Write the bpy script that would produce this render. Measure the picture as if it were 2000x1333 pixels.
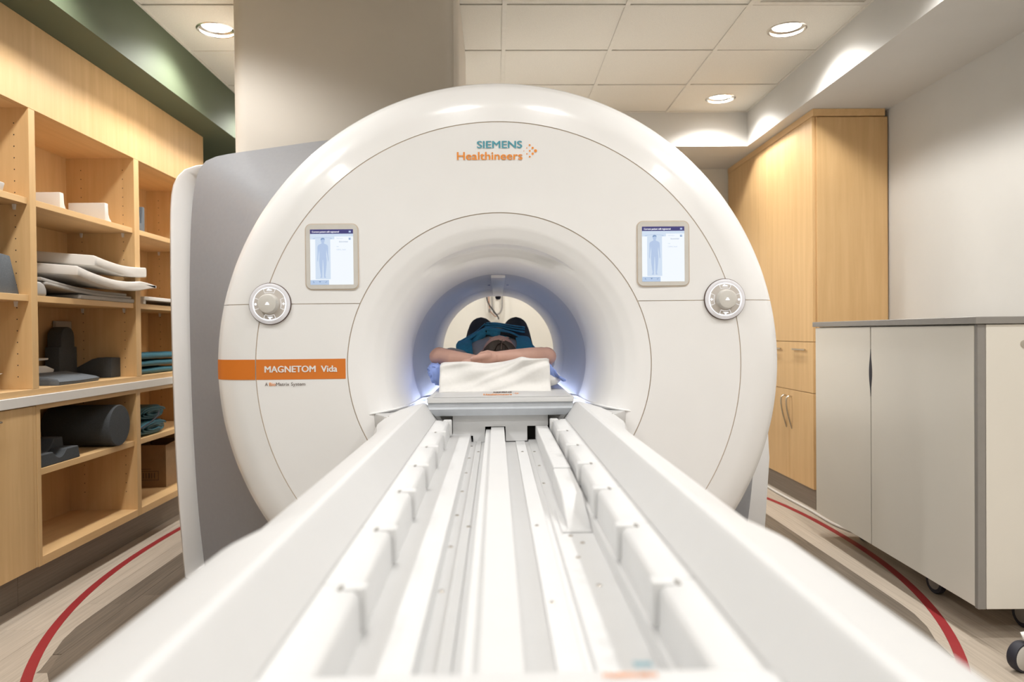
import bpy, bmesh, math, random
from mathutils import Vector, Matrix
random.seed(4)
for o in list(bpy.data.objects): bpy.data.objects.remove(o)
S = bpy.context.scene
COL = S.collection
PI = math.pi
# ------------------------------------------------------------------ camera
FPX, CAMH = 1420.0, 1.134
yaw, pitch, roll = math.atan(31/FPX), math.atan(16.5/FPX), math.radians(.58)
FW = Vector((math.sin(yaw)*math.cos(pitch), math.cos(yaw)*math.cos(pitch), -math.sin(pitch)))
R0 = FW.cross(Vector((0, 0, 1))).normalized(); U0 = R0.cross(FW)
UP = U0*math.cos(roll) + R0*math.sin(roll); RT = FW.cross(UP)
cd = bpy.data.cameras.new('camera'); cam = bpy.data.objects.new('camera', cd); COL.objects.link(cam)
cd.sensor_width = 36; cd.lens = FPX/2000*36; cd.clip_start = .02
M = Matrix((RT, UP, -FW)).transposed().to_4x4(); M.translation = (0, 0, CAMH); cam.matrix_world = M
cd.dof.use_dof = True; cd.dof.focus_distance = 2.85; cd.dof.aperture_fstop = 2.6
S.camera = cam
def ray(x, y): return FW + RT*((x-1000)/FPX) - UP*((y-666.5)/FPX)
CC = Vector((0, 0, CAMH))
def pX(x, y, X): d = ray(x, y); return CC + d*(X/d.x)
def pY(x, y, Y): d = ray(x, y); return CC + d*(Y/d.y)
def pZ(x, y, Z): d = ray(x, y); return CC + d*((Z-CAMH)/d.z)
# ------------------------------------------------------------------ world, exposure
w = bpy.data.worlds.new('world'); S.world = w; w.use_nodes = True
w.node_tree.nodes['Background'].inputs[0].default_value = (.9, .88, .85, 1)
w.node_tree.nodes['Background'].inputs[1].default_value = .3
S.view_settings.view_transform = 'Standard'; S.view_settings.look = 'None'
S.view_settings.gamma = 1; S.view_settings.use_curve_mapping = False
S.view_settings.exposure = 0.46
LAMP_W = 46.0          # watts of one recessed downlight
LAMP_COL = (1, .99, .975)
# ------------------------------------------------------------------ materials
def new_mat(name):
    m = bpy.data.materials.new(name); m.use_nodes = True
    return m, m.node_tree, m.node_tree.nodes['Principled BSDF']
def plain(name, col, rough=.5, metal=0, noise=.03, scale=30, bump=0, coat=0):
    m, t, b = new_mat(name)
    N, L = t.nodes, t.links
    tc = N.new('ShaderNodeTexCoord'); n = N.new('ShaderNodeTexNoise'); n.inputs['Scale'].default_value = scale; n.inputs['Detail'].default_value = 4
    L.new(tc.outputs['Object'], n.inputs['Vector'])
    r = N.new('ShaderNodeValToRGB')
    r.color_ramp.elements[0].position = .3; r.color_ramp.elements[1].position = .7
    r.color_ramp.elements[0].color = (*[c*(1-noise) for c in col], 1); r.color_ramp.elements[1].color = (*[min(1, c*(1+noise)) for c in col], 1)
    L.new(n.outputs['Fac'], r.inputs[0]); L.new(r.outputs[0], b.inputs['Base Color'])
    b.inputs['Roughness'].default_value = rough; b.inputs['Metallic'].default_value = metal
    if coat: b.inputs['Coat Weight'].default_value = coat; b.inputs['Coat Roughness'].default_value = .08
    if bump:
        bp = N.new('ShaderNodeBump'); bp.inputs['Strength'].default_value = bump; bp.inputs['Distance'].default_value = .002
        L.new(n.outputs['Fac'], bp.inputs['Height']); L.new(bp.outputs[0], b.inputs['Normal'])
    return m
def glow(name, col, s):
    m, t, b = new_mat(name)
    b.inputs['Base Color'].default_value = (.02, .02, .02, 1); b.inputs['Emission Color'].default_value = (*col, 1); b.inputs['Emission Strength'].default_value = s
    return m
def wood(name, c0, c1, axis, across=26, along=1.6, rough=.45, rnd=0, rings=0):
    m, t, b = new_mat(name)
    N, L = t.nodes, t.links
    tc = N.new('ShaderNodeTexCoord'); mp = N.new('ShaderNodeMapping'); L.new(tc.outputs['Object'], mp.inputs['Vector'])
    sc = [across]*3; sc[axis] = along; mp.inputs['Scale'].default_value = sc
    vec = mp.outputs[0]
    if rnd:
        oi = N.new('ShaderNodeObjectInfo'); ml = N.new('ShaderNodeMath'); ml.operation = 'MULTIPLY'; ml.inputs[1].default_value = 40
        L.new(oi.outputs['Random'], ml.inputs[0]); ad = N.new('ShaderNodeVectorMath'); ad.operation = 'ADD'
        L.new(vec, ad.inputs[0]); L.new(ml.outputs[0], ad.inputs[1]); vec = ad.outputs[0]
    n = N.new('ShaderNodeTexNoise'); n.inputs['Scale'].default_value = 1; n.inputs['Detail'].default_value = 6; n.inputs['Roughness'].default_value = .6
    n.inputs['Distortion'].default_value = .35
    L.new(vec, n.inputs['Vector'])
    fac = n.outputs['Fac']
    if rings:
        wv = N.new('ShaderNodeTexWave'); wv.wave_type = 'RINGS'; wv.inputs['Scale'].default_value = .55; wv.inputs['Distortion'].default_value = 7; wv.inputs['Detail'].default_value = 3; wv.inputs['Detail Scale'].default_value = .6
        L.new(vec, wv.inputs['Vector']); mx = N.new('ShaderNodeMix'); mx.inputs[0].default_value = rings
        L.new(fac, mx.inputs[2]); L.new(wv.outputs['Fac'], mx.inputs[3]); fac = mx.outputs[0]
    r = N.new('ShaderNodeValToRGB'); r.color_ramp.elements[0].position = .28; r.color_ramp.elements[1].position = .72
    r.color_ramp.elements[0].color = (*c0, 1); r.color_ramp.elements[1].color = (*c1, 1)
    L.new(fac, r.inputs[0])
    out = r.outputs[0]
    if rnd:
        hs = N.new('ShaderNodeHueSaturation'); mr = N.new('ShaderNodeMapRange'); mr.inputs[3].default_value = 1-rnd; mr.inputs[4].default_value = 1+rnd
        L.new(oi.outputs['Random'], mr.inputs[0]); L.new(mr.outputs[0], hs.inputs['Value']); L.new(out, hs.inputs['Color']); out = hs.outputs[0]
    L.new(out, b.inputs['Base Color']); b.inputs['Roughness'].default_value = rough
    bp = N.new('ShaderNodeBump'); bp.inputs['Strength'].default_value = .08; bp.inputs['Distance'].default_value = .001
    L.new(fac, bp.inputs['Height']); L.new(bp.outputs[0], b.inputs['Normal'])
    return m
MT = {}
MT['maple'] = wood('maple_veneer', (.62, .39, .175), (.72, .475, .23), 2)
MT['maple_y'] = wood('maple_veneer_lengthwise', (.67, .425, .195), (.77, .51, .25), 1)
MT['pale'] = wood('pale_vinyl_plank', (.40, .335, .265), (.56, .48, .39), 1, 120, 2.2, .5, .08, 0)
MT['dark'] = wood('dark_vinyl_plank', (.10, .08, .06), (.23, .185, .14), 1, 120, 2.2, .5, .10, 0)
MT['kick'] = wood('dark_toe_kick', (.17, .135, .10), (.25, .20, .155), 1, 120, 2.2)
MT['white'] = plain('scanner_white_gloss', (.85, .847, .843), .22, 0, .008, 8, 0, .35)
MT['white2'] = plain('table_white_plastic', (.615, .615, .613), .45, 0, .008, 20)
MT['matte'] = plain('funnel_white_satin', (.87, .865, .86), .42, 0, .008, 8)
MT['bore'] = plain('bore_liner_shaded', (.64, .65, .69), .45, 0, .01, 14)  # shade of the bore entry put into a darker liner tone
MT['bore2'] = plain('bore_liner_lit', (.70, .71, .74), .45, 0, .01, 14)  # same liner, lightened to stand for the brighter-lit inner length
MT['silver'] = plain('silver_cover', (.31, .315, .335), .42, 0, .02, 60)
MT['endgrey'] = plain('tabletop_blue_grey', (.58, .61, .65), .45)
MT['seam'] = plain('seam_shadow_brown', (.60, .50, .40), .8)
MT['orange'] = plain('orange_stripe', (.68, .19, .022), .4, 0, .02, 6)
MT['logo_o'] = plain('logo_orange', (.86, .29, .035), .5)
MT['teal_ink'] = plain('logo_teal', (.075, .33, .42), .5)
MT['ink_w'] = plain('white_print', (.82, .80, .77), .5)
MT['ink_d'] = plain('dark_brown_print', (.10, .06, .045), .5)
MT['wall'] = plain('wall_warm_white', (.60, .582, .545), .75, 0, .015, 5, .05)
MT['beige'] = plain('wall_cream', (.66, .63, .555), .75, 0, .015, 5, .05)
MT['column'] = plain('column_greige', (.66, .61, .54), .6, 0, .012, 6, .03)
MT['green'] = plain('wall_sage_green', (.085, .105, .06), .7, 0, .03, 5, .05)
MT['tile'] = plain('acoustic_tile', (.72, .68, .60), .9, 0, .05, 180, .35)
MT['grid'] = plain('ceiling_grid_metal', (.70, .66, .58), .5)
MT['vent'] = plain('vent_enamel', (.66, .62, .55), .5)
MT['red'] = plain('red_floor_tape', (.30, .018, .022), .5, 0, .05, 12)
MT['chrome'] = plain('brushed_nickel', (.60, .56, .50), .25, 1, .02, 90)
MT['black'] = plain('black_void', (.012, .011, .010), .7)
MT['rubber'] = plain('dark_rubber', (.02, .02, .03), .6)
MT['cart'] = plain('cart_offwhite_laminate', (.76, .725, .65), .5, 0, .01, 5)
MT['cartgrey'] = plain('cart_grey_edge', (.27, .255, .235), .45)
MT['foam'] = plain('charcoal_foam', (.05, .055, .06), .85, 0, .12, 160, .25)
MT['foam2'] = plain('slate_foam', (.12, .135, .15), .85, 0, .1, 160, .2)
MT['coil'] = plain('offwhite_coil_plastic', (.72, .69, .645), .38, 0, .01, 12)
MT['coilgrey'] = plain('warm_grey_pad', (.42, .395, .365), .6, 0, .03, 40)
MT['teal'] = plain('teal_nylon', (.013, .105, .145), .5, 0, .12, 60, .2)
MT['vest'] = plain('vest_blue_fabric', (.04, .30, .47), .7, 0, .12, 80, .3)
MT['web'] = plain('black_webbing', (.012, .013, .016), .8)
MT['card'] = plain('cardboard', (.30, .19, .10), .85, 0, .06, 30)
MT['skin'] = plain('skin', (.55, .325, .255), .5, 0, .05, 25)
MT['hair'] = wood('brown_hair', (.022, .014, .010), (.075, .05, .036), 1, 260, 8, .42)
MT['shirt'] = plain('grey_tshirt', (.42, .415, .42), .85, 0, .05, 50, .2)
MT['pants'] = plain('black_leggings', (.016, .018, .021), .8, 0, .1, 60, .1)
MT['linen'] = plain('white_linen', (.80, .785, .76), .85, 0, .02, 90, .15)
MT['bluesheet'] = plain('light_blue_sheet', (.28, .38, .78), .85, 0, .04, 60, .15)
MT['led'] = glow('bore_led', (.62, .70, 1), 5)
MT['lens'] = glow('lamp_lens', (1, .97, .92), 14)
MT['ringglow'] = glow('dial_light', (.95, .96, 1), 1.0)
MT['dialring'] = plain('dial_frosted_ring', (.80, .80, .85), .3)
MT['dialface'] = plain('dial_face', (.56, .52, .48), .4)
MT['bezel'] = plain('screen_bezel', (.62, .60, .56), .45)
MT['scr0'] = glow('display_blue_white', (.72, .84, 1), .62)
MT['scr1'] = glow('display_white', (.90, .95, 1), .70)
MT['scr2'] = glow('display_pale_blue', (.56, .71, .95), .58)
MT['scrfig'] = glow('display_figure', (.52, .66, .92), .60)
MT['scrhair'] = glow('display_figure_hair', (.26, .42, .72), .5)
MT['scrnavy'] = glow('display_navy', (.03, .025, .17), .7)
MT['scrtxt'] = glow('display_text', (.24, .36, .62), .55)
MT['scrwhite'] = glow('display_white_text', (1, 1, 1), .85)
MT['pink'] = plain('pink_petal', (.62, .03, .10), .6)
MT['orangewire'] = plain('orange_wire', (.55, .18, .06), .5)
MT['castergrey'] = plain('caster_hub_grey', (.50, .475, .43), .4)
# ------------------------------------------------------------------ mesh helpers
WM = {}
def wm(o): return WM.get(o.name, Matrix.Identity(4)) if o else Matrix.Identity(4)
def obj(name, verts, faces, mat, parent=None, smooth=False, angle=None):
    me = bpy.data.meshes.new(name)
    me.from_pydata([tuple(v) for v in verts], [], faces); me.validate(); me.update()
    return link(name, me, mat, parent, smooth, angle)
def link(name, me, mat, parent=None, smooth=False, angle=None):
    me.name = name
    me.materials.clear()
    me.materials.append(MT[mat] if isinstance(mat, str) else mat)
    bm = bmesh.new(); bm.from_mesh(me); bmesh.ops.recalc_face_normals(bm, faces=bm.faces)
    if parent: bm.transform(wm(parent).inverted())
    for f in bm.faces: f.smooth = smooth or angle is not None
    if angle is not None:
        for e in bm.edges:
            if len(e.link_faces) == 2 and e.calc_face_angle(0) > math.radians(angle): e.smooth = False
    bm.to_mesh(me); bm.free()
    o = bpy.data.objects.new(name, me); COL.objects.link(o)
    if parent: o.parent = parent; WM[o.name] = wm(parent)
    return o
def tag(o, label, cat, group=None):
    o['label'] = label; o['category'] = cat
    if group: o['group'] = group
    return o
def thing(name, label, cat, loc=(0, 0, 0), rz=0, group=None):
    o = bpy.data.objects.new(name, None); COL.objects.link(o); o.empty_display_size = .05
    o.location = loc; o.rotation_euler = (0, 0, rz)
    WM[o.name] = Matrix.Translation(loc) @ Matrix.Rotation(rz, 4, 'Z')
    return tag(o, label, cat, group)
def struct(o): o['kind'] = 'structure'; return o
def stuff(o): o['kind'] = 'stuff'; return o
def bmobj(name, bm, mat, parent=None, smooth=False, angle=None):
    me = bpy.data.meshes.new(name); bm.to_mesh(me); bm.free()
    return link(name, me, mat, parent, smooth, angle)
def bm_box(bm, x0, x1, y0, y1, z0, z1, bev=0, seg=2, mtx=None):
    r = bmesh.ops.create_cube(bm, size=1)
    vs = r['verts']
    for v in vs: v.co = Vector(((x0+x1)/2+v.co.x*(x1-x0), (y0+y1)/2+v.co.y*(y1-y0), (z0+z1)/2+v.co.z*(z1-z0)))
    if bev:
        es = list({e for v in vs for e in v.link_edges})
        rr = bmesh.ops.bevel(bm, geom=es, offset=bev, segments=seg, affect='EDGES', profile=.5)
        vs = list({v for f in rr['faces'] for v in f.verts} | {v for v in vs if v.is_valid})
    if mtx is not None: bmesh.ops.transform(bm, matrix=mtx, verts=vs)
    return vs
def box(name, x0, x1, y0, y1, z0, z1, mat, parent=None, bev=.0015, seg=1, mtx=None, angle=35):
    bm = bmesh.new(); bm_box(bm, x0, x1, y0, y1, z0, z1, bev, seg, mtx)
    return bmobj(name, bm, mat, parent, angle=angle if bev else None)
def prism(name, pts, axis, a0, a1, mat, parent=None, bev=0, seg=2, angle=40):
    """closed 2-D outline extruded along an axis; pts hold the other two coordinates in x,y,z order"""
    def v3(p, a):
        q = list(p); q.insert(axis, a); return Vector(q)
    bm = bmesh.new()
    A = [bm.verts.new(v3(p, a0)) for p in pts]; B = [bm.verts.new(v3(p, a1)) for p in pts]
    n = len(pts)
    bm.faces.new(A); bm.faces.new(list(reversed(B)))
    for i in range(n): bm.faces.new((A[i], B[i], B[(i+1) % n], A[(i+1) % n]))
    bmesh.ops.recalc_face_normals(bm, faces=bm.faces)
    if bev:
        bmesh.ops.bevel(bm, geom=[e for e in bm.edges if e.calc_face_angle(0) > .5], offset=bev, segments=seg, affect='EDGES', profile=.5)
    return bmobj(name, bm, mat, parent, angle=angle)
def ring_pts(c, r, n, ax=1):
    out = []
    for i in range(n):
        a = 2*PI*i/n
        if ax == 1: out.append(Vector((c[0]+r*math.cos(a), c[1], c[2]+r*math.sin(a))))
        elif ax == 0: out.append(Vector((c[0], c[1]+r*math.cos(a), c[2]+r*math.sin(a))))
        else: out.append(Vector((c[0]+r*math.cos(a), c[1]+r*math.sin(a), c[2])))
    return out
def loft(rings, closed=True, cap0=True, cap1=True):
    vs, fs = [], []
    n = len(rings[0])
    for r in rings: vs += r
    for k in range(len(rings)-1):
        for i in range(n if closed else n-1):
            j = (i+1) % n
            fs.append((k*n+i, k*n+j, (k+1)*n+j, (k+1)*n+i))
    if cap0: fs.append(tuple(range(n)))
    if cap1: fs.append(tuple(reversed(range((len(rings)-1)*n, len(rings)*n))))
    return vs, fs
def lathe(name, prof, c, axis, mat, parent=None, n=32, angle=40, caps=True):
    """prof: list of (radius, offset along axis)"""
    rings = []
    for r, d in prof:
        cc = Vector(c); cc[axis] += d
        rings.append(ring_pts(cc, max(r, 1e-4), n, axis))
    v, f = loft(rings, True, caps, caps)
    return obj(name, v, f, mat, parent, angle=angle)
def catmull(P, k=8):
    P = [Vector(p) for p in P]; Q = [P[0]*2-P[1]] + P + [P[-1]*2-P[-2]]
    out = []
    for i in range(1, len(Q)-2):
        for j in range(k):
            t = j/k; a, b, c, d = Q[i-1], Q[i], Q[i+1], Q[i+2]
            out.append(.5*((2*b)+(c-a)*t+(2*a-5*b+4*c-d)*t*t+(3*b-a-3*c+d)*t**3))
    out.append(P[-1]); return out
def tube_geo(path, rad, n=8, cap=True, flat=1.0, up=None):
    path = [Vector(p) for p in path]; rings = []
    prev = None
    for i, p in enumerate(path):
        t = (path[min(i+1, len(path)-1)]-path[max(i-1, 0)]).normalized()
        if prev is None:
            u = Vector(up) if up else (Vector((0, 0, 1)) if abs(t.z) < .9 else Vector((1, 0, 0)))
        else: u = prev
        u = (u-t*u.dot(t)).normalized(); s = t.cross(u); prev = u
        r = rad[i] if isinstance(rad, (list, tuple)) else rad
        rings.append([p+(s*math.cos(2*PI*k/n)+u*math.sin(2*PI*k/n)*flat)*r for k in range(n)])
    return loft(rings, True, cap, cap)
def tube(name, path, rad, mat, parent=None, n=8, flat=1.0, up=None):
    v, f = tube_geo(path, rad, n, True, flat, up); return obj(name, v, f, mat, parent, angle=50)
def rrect(x0, x1, z0, z1, r, k=6):
    out = []
    for cx, cz, a in ((x1-r, z1-r, 0), (x0+r, z1-r, 90), (x0+r, z0+r, 180), (x1-r, z0+r, 270)):
        for i in range(k+1):
            t = math.radians(a+90*i/k); out.append((cx+r*math.cos(t), cz+r*math.sin(t)))
    return out
def text_geo(body, bold=0.0):
    cu = bpy.data.curves.new('t', 'FONT'); cu.body = body; cu.size = 1; cu.offset = bold; cu.resolution_u = 5; cu.fill_mode = 'FRONT'
    o = bpy.data.objects.new('t', cu); COL.objects.link(o)
    dg = bpy.context.evaluated_depsgraph_get()
    me = bpy.data.meshes.new_from_object(o.evaluated_get(dg))
    vs = [v.co.copy() for v in me.vertices]; fs = [tuple(p.vertices) for p in me.polygons]
    bpy.data.objects.remove(o); bpy.data.curves.remove(cu); bpy.data.meshes.remove(me)
    return vs, fs
def lettering(name, body, x0, x1, zb, zt, place, mat, parent, bold=.012, capref=None):
    """flat print: fits the string between x0..x1 and baseline zb .. cap height zt, then place(x, z) -> world point"""
    vs, fs = text_geo(body)
    cv, _ = text_geo(capref or 'H')
    if bold:
        b_, n_ = bold*1.6, len(vs); A, F = [], []
        for q, (dx, dy) in enumerate(((-b_, 0), (b_, 0), (0, b_*.5), (0, -b_*.3))):
            A += [v+Vector((dx, dy, 0)) for v in vs]; F += [tuple(i+q*n_ for i in f) for f in fs]
        vs, fs = A, F
    xa, xb = min(v.x for v in vs), max(v.x for v in vs); ch = max(v.y for v in cv)
    V = [place(x0+(v.x-xa)/(xb-xa)*(x1-x0), zb+v.y/ch*(zt-zb)) for v in vs]
    if bold:      # the overprinted layers lie a hair apart
        p0 = place(x0, zb); nn = (place(x0+.001, zb)-p0).cross(place(x0, zb+.001)-p0).normalized()
        V = [p+nn*(.00015*(i//n_)) for i, p in enumerate(V)]
    return obj(name, V, fs, mat, parent)
def remesh_obj(name, geos, mat, parent=None, voxel=.006, smooth_it=4, sub=0):
    """union of closed shapes into one continuous skin"""
    vs, fs = [], []
    for v, f in geos:
        b = len(vs); vs += list(v); fs += [tuple(i+b for i in q) for q in f]
    me = bpy.data.meshes.new('rm'); me.from_pydata([tuple(v) for v in vs], [], fs); me.validate()
    bm = bmesh.new(); bm.from_mesh(me); bmesh.ops.recalc_face_normals(bm, faces=bm.faces); bm.to_mesh(me); bm.free()
    o = bpy.data.objects.new('rm', me); COL.objects.link(o)
    m = o.modifiers.new('r', 'REMESH'); m.mode = 'VOXEL'; m.voxel_size = voxel
    if smooth_it:
        s = o.modifiers.new('s', 'SMOOTH'); s.factor = .5; s.iterations = smooth_it
    dg = bpy.context.evaluated_depsgraph_get()
    out = bpy.data.meshes.new_from_object(o.evaluated_get(dg))
    bpy.data.objects.remove(o); bpy.data.meshes.remove(me)
    return link(name, out, mat, parent, smooth=True)
def ell(c, rx, ry, rz, n=16, m=10, rot=None):
    rings = []
    for k in range(1, m):
        t = PI*k/m; rings.append([Vector((rx*math.sin(t)*math.cos(2*PI*i/n), ry*math.cos(t), rz*math.sin(t)*math.sin(2*PI*i/n))) for i in range(n)])
    v, f = loft(rings)
    if rot is not None: v = [rot @ p for p in v]
    return [p+Vector(c) for p in v], f
def copy_tree(o, parent=None):
    c = o.copy(); COL.objects.link(c); c.parent = parent
    for ch in list(o.children): copy_tree(ch, c)
    return c
# ================================================================== SETTING
XL, XR, YB, YF, ZC = -2.30, 2.46, -1.6, 6.15, 2.762
SL, SR, SB = -1.735, 1.885, 5.39        # faces of the lowered bulkheads round the ceiling
ZL, ZR = 2.455, 2.505
fl = struct(box('floor', XL-.1, XR+.1, YB-.1, YF+.1, -.06, -.0025, 'kick', bev=0))
def bound(y):
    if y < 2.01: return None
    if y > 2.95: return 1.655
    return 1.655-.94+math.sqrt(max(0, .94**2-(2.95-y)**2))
def plank(x0, x1, y0, y1):
    N = 10; ys = [y0+(y1-y0)*i/N for i in range(N+1)]
    cross = any(bound(y) is not None and (x0 < bound(y) < x1 or x0 < -bound(y) < x1) for y in ys)
    if y0 < 2.01 < y1: ys = sorted(ys+[2.0099, 2.0101]); cross = True
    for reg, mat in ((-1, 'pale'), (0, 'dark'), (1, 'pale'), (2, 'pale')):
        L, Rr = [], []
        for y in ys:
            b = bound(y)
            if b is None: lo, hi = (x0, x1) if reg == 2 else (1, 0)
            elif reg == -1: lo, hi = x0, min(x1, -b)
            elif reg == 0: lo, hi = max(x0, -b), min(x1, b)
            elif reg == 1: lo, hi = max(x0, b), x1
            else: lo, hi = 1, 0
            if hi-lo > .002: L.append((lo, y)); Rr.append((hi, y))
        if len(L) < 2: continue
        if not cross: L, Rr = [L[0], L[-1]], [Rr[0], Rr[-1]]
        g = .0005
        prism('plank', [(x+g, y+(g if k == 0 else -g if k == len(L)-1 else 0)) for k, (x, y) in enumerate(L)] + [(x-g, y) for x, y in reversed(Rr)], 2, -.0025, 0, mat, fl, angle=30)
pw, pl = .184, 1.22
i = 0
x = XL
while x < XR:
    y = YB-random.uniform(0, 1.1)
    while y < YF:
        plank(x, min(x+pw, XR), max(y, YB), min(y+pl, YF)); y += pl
    x += pw
# red safety line
E0 = [Vector((.004+1.883*math.copysign(abs(math.cos(t))**(2/2.2), math.cos(t)), 4.0+2.6*math.copysign(abs(math.sin(t))**(2/2.2), math.sin(t)), 0)) for t in [PI*(1-.27)+PI*1.54*k/160 for k in range(161)]]
vs, fs = [], []
for k, p in enumerate(E0):
    t = (E0[min(k+1, 160)]-E0[max(k-1, 0)]).normalized(); nn = Vector((-t.y, t.x, 0))
    for s in (-.018, .018): vs += [p+nn*s+Vector((0, 0, .0002)), p+nn*s+Vector((0, 0, .0012))]
for k in range(160):
    a, b = 4*k, 4*k+4
    fs += [(a+1, a+3, b+3, b+1), (a, a+1, b+1, b), (a+2, b+2, b+3, a+3)]
tag(obj('floor_line', vs, fs, 'red'), 'thin curved red line inlaid in the floor around the scanner', 'floor line')
# walls
struct(box('wall_left', XL-.1, XL, YB-.1, YF+.1, 0, ZC+.2, 'green', bev=0))
struct(box('wall_right', XR, XR+.1, YB-.1, YF+.1, 0, ZC+.2, 'wall', bev=0))
struct(box('wall_back', XL, XR, YF, YF+.1, 0, ZC+.2, 'beige', bev=0))
struct(box('wall_front', XL, XR, YB-.1, YB, 0, ZC+.2, 'coil', bev=0))
struct(box('trim_1', XL, SL, YB, YF, ZL, ZC+.1, 'green', bev=0))
struct(box('trim_2', SR, XR, YB, YF, ZR, ZC+.1, 'wall', bev=0))
struct(box('trim_3', SL, SR, SB, YF, ZR, ZC+.1, 'wall', bev=0))
# ceiling with lay-in tiles
ce = struct(box('ceiling', XL, XR, YB, YF, ZC+.10, ZC+.2, 'tile', bev=0))
TX = [SL]+[.059+.613*k for k in range(-2, 3)]+[SR]
TY = [5.385-.585*k for k in range(0, 13)]; TY = [t for t in TY if t > YB]+[YB]; TY.reverse()
CX = [(TX[k]+TX[k+1])/2 for k in range(6)]
lampcells = {}
for yy in (5.09, 3.925, 2.755, 1.585, .415, -.755):
    for xx in (-1.47, 1.592): lampcells[(xx, yy)] = 1
for yy in (5.09, 1.585, -.755):
    for xx in (-.554+.3065, .059+.3065): lampcells[(xx, yy)] = .38 if yy == 1.585 else .2 if yy < 0 else 1  # pair behind the camera is added, unseen, to light the scanner front
def tile_plain(x0, x1, y0, y1):
    return box('ceiling_tile', x0, x1, y0, y1, ZC, ZC+.015, 'tile', ce, bev=.003, seg=1)
def tile_hole(x0, x1, y0, y1, cx, cy, r):
    n = 32; O, I = [], []
    for k in range(n):
        a = 2*PI*k/n+PI/4; dx, dy = math.cos(a), math.sin(a)
        t = min(((x1-cx) if dx > 0 else (x0-cx))/dx if abs(dx) > 1e-6 else 9, ((y1-cy) if dy > 0 else (y0-cy))/dy if abs(dy) > 1e-6 else 9)
        if k % 8 == 0: ox, oy = (x1 if dx > 0 else x0), (y1 if dy > 0 else y0)
        else: ox, oy = cx+dx*t, cy+dy*t
        O.append((ox, oy)); I.append((cx+dx*r, cy+dy*r))
    rings = [[Vector((*p, ZC+.015)) for p in O], [Vector((*p, ZC)) for p in O], [Vector((*p, ZC)) for p in I], [Vector((*p, ZC+.015)) for p in I]]
    v, f = loft(rings, True, False, False)
    return obj('ceiling_tile', v, f, 'tile', ce)
vent_cell = None
for a in range(6):
    for b in range(len(TY)-1):
        x0, x1, y0, y1 = TX[a]+.009, TX[a+1]-.009, TY[b]+.009, TY[b+1]-.009
        hit = [c for c in lampcells if x0 < c[0] < x1 and y0 < c[1] < y1]
        if a == 5 and y0 < 3.35 < y1: vent_cell = (x0, x1, y0, y1); continue
        if y1-y0 < .02: continue
        if hit: tile_hole(x0, x1, y0, y1, hit[0][0], hit[0][1], .094)
        else: tile_plain(x0, x1, y0, y1)
for xx in TX:
    w_ = .0115
    box('grid_bar', xx-w_, xx+w_, YB, SB, ZC-.006, ZC-.0005, 'grid', ce, bev=0)
for yy in TY:
    for a in range(6):
        box('grid_bar', TX[a]+.0115, TX[a+1]-.0115, yy-.009, yy+.009, ZC-.0055, ZC-.0006, 'grid', ce, bev=0)
# ceiling vent
if vent_cell:
    x0, x1, y0, y1 = vent_cell
    t = thing('ceiling_vent', 'white slotted air vent set in the ceiling grid', 'vent', ((x0+x1)/2, (y0+y1)/2, ZC))
    bm = bmesh.new()
    for q in ((x0, x1, y0, y0+.03), (x0, x1, y1-.03, y1), (x0, x0+.03, y0+.03, y1-.03), (x1-.03, x1, y0+.03, y1-.03)): bm_box(bm, *q, ZC-.004, ZC+.02)
    bmobj('frame', bm, 'vent', t)
    box('duct', x0+.01, x1-.01, y0+.01, y1-.01, ZC+.045, ZC+.05, 'black', t, bev=0)
    k = y0+.05
    while k < y1-.04:
        box('slat', x0+.03, x1-.03, k, k+.03, ZC+.004, ZC+.010, 'vent', t, bev=0); k += .042
# recessed downlights
def downlight(x, y, first=[None]):
    if first[0] is None:
        t = thing('recessed_downlight', 'x', 'light', (0, 0, 0))
        lathe('trim_ring', [(.092, .012), (.092, -.003), (.097, -.006), (.100, -.003), (.104, -.001), (.104, .0)], (0, 0, 0), 2, 'chrome', t, 40, caps=False)
        lathe('reflector', [(.092, .010), (.080, .016), (.074, .020)], (0, 0, 0), 2, 'chrome', t, 40, caps=False)
        lathe('lens', [(.076, .018), (.060, .014), (.0001, .012)], (0, 0, 0), 2, 'lens', t, 40, caps=False)
        ld = bpy.data.lights.new('downlight_lamp', 'SPOT'); ld.energy = LAMP_W; ld.color = LAMP_COL
        ld.spot_size = math.radians(142); ld.spot_blend = .45; ld.shadow_soft_size = .085
        lo = bpy.data.objects.new('lamp', ld); COL.objects.link(lo); lo.parent = t; lo.location = (0, 0, -.012)
        first[0] = t; o = t
    else: o = copy_tree(first[0])
    o.location = (x, y, ZC)
    return o
for (xx, yy) in lampcells:
    o = downlight(xx, yy)
    if lampcells[(xx, yy)] != 1:       # dimmed pair over the table, weaker added pair behind the camera
        lo = [c for c in o.children if c.type == 'LIGHT'][0]; lo.data = lo.data.copy(); lo.data.energy = LAMP_W*lampcells[(xx, yy)]
    if (xx, yy) == (1.592, 5.09): lb = 'round downlight nearest the inner corner above the tall maple cabinet'
    elif (xx, yy) == (1.592, 3.925): lb = 'round downlight in the tile behind the ceiling vent'
    elif (xx, yy) == (-1.47, 3.925): lb = 'round downlight beside the green bulkhead, half behind the column'
    elif yy == 5.09 and xx == -1.47: lb = 'round downlight at the far end of the green bulkhead behind the column'
    elif yy == 5.09: lb = 'round recessed downlight hidden behind the top of the scanner'
    else: lb = 'unseen round recessed ceiling downlight over the front half of the room'
    o['label'] = lb; o['group'] = 'recessed ceiling downlights'
# boxed column above the magnet
rc = rrect(-1.223, -.162, 3.42, 4.35, .07, 8)
struct(prism('wall_column', rc, 2, 1.962, ZC-.006, 'column', angle=25))
tube('corner_bead', [(-.186, 3.4268, 1.97), (-.186, 3.4268, ZC-.008)], .0025, 'column', bpy.data.objects['wall_column'], 6)
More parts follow.
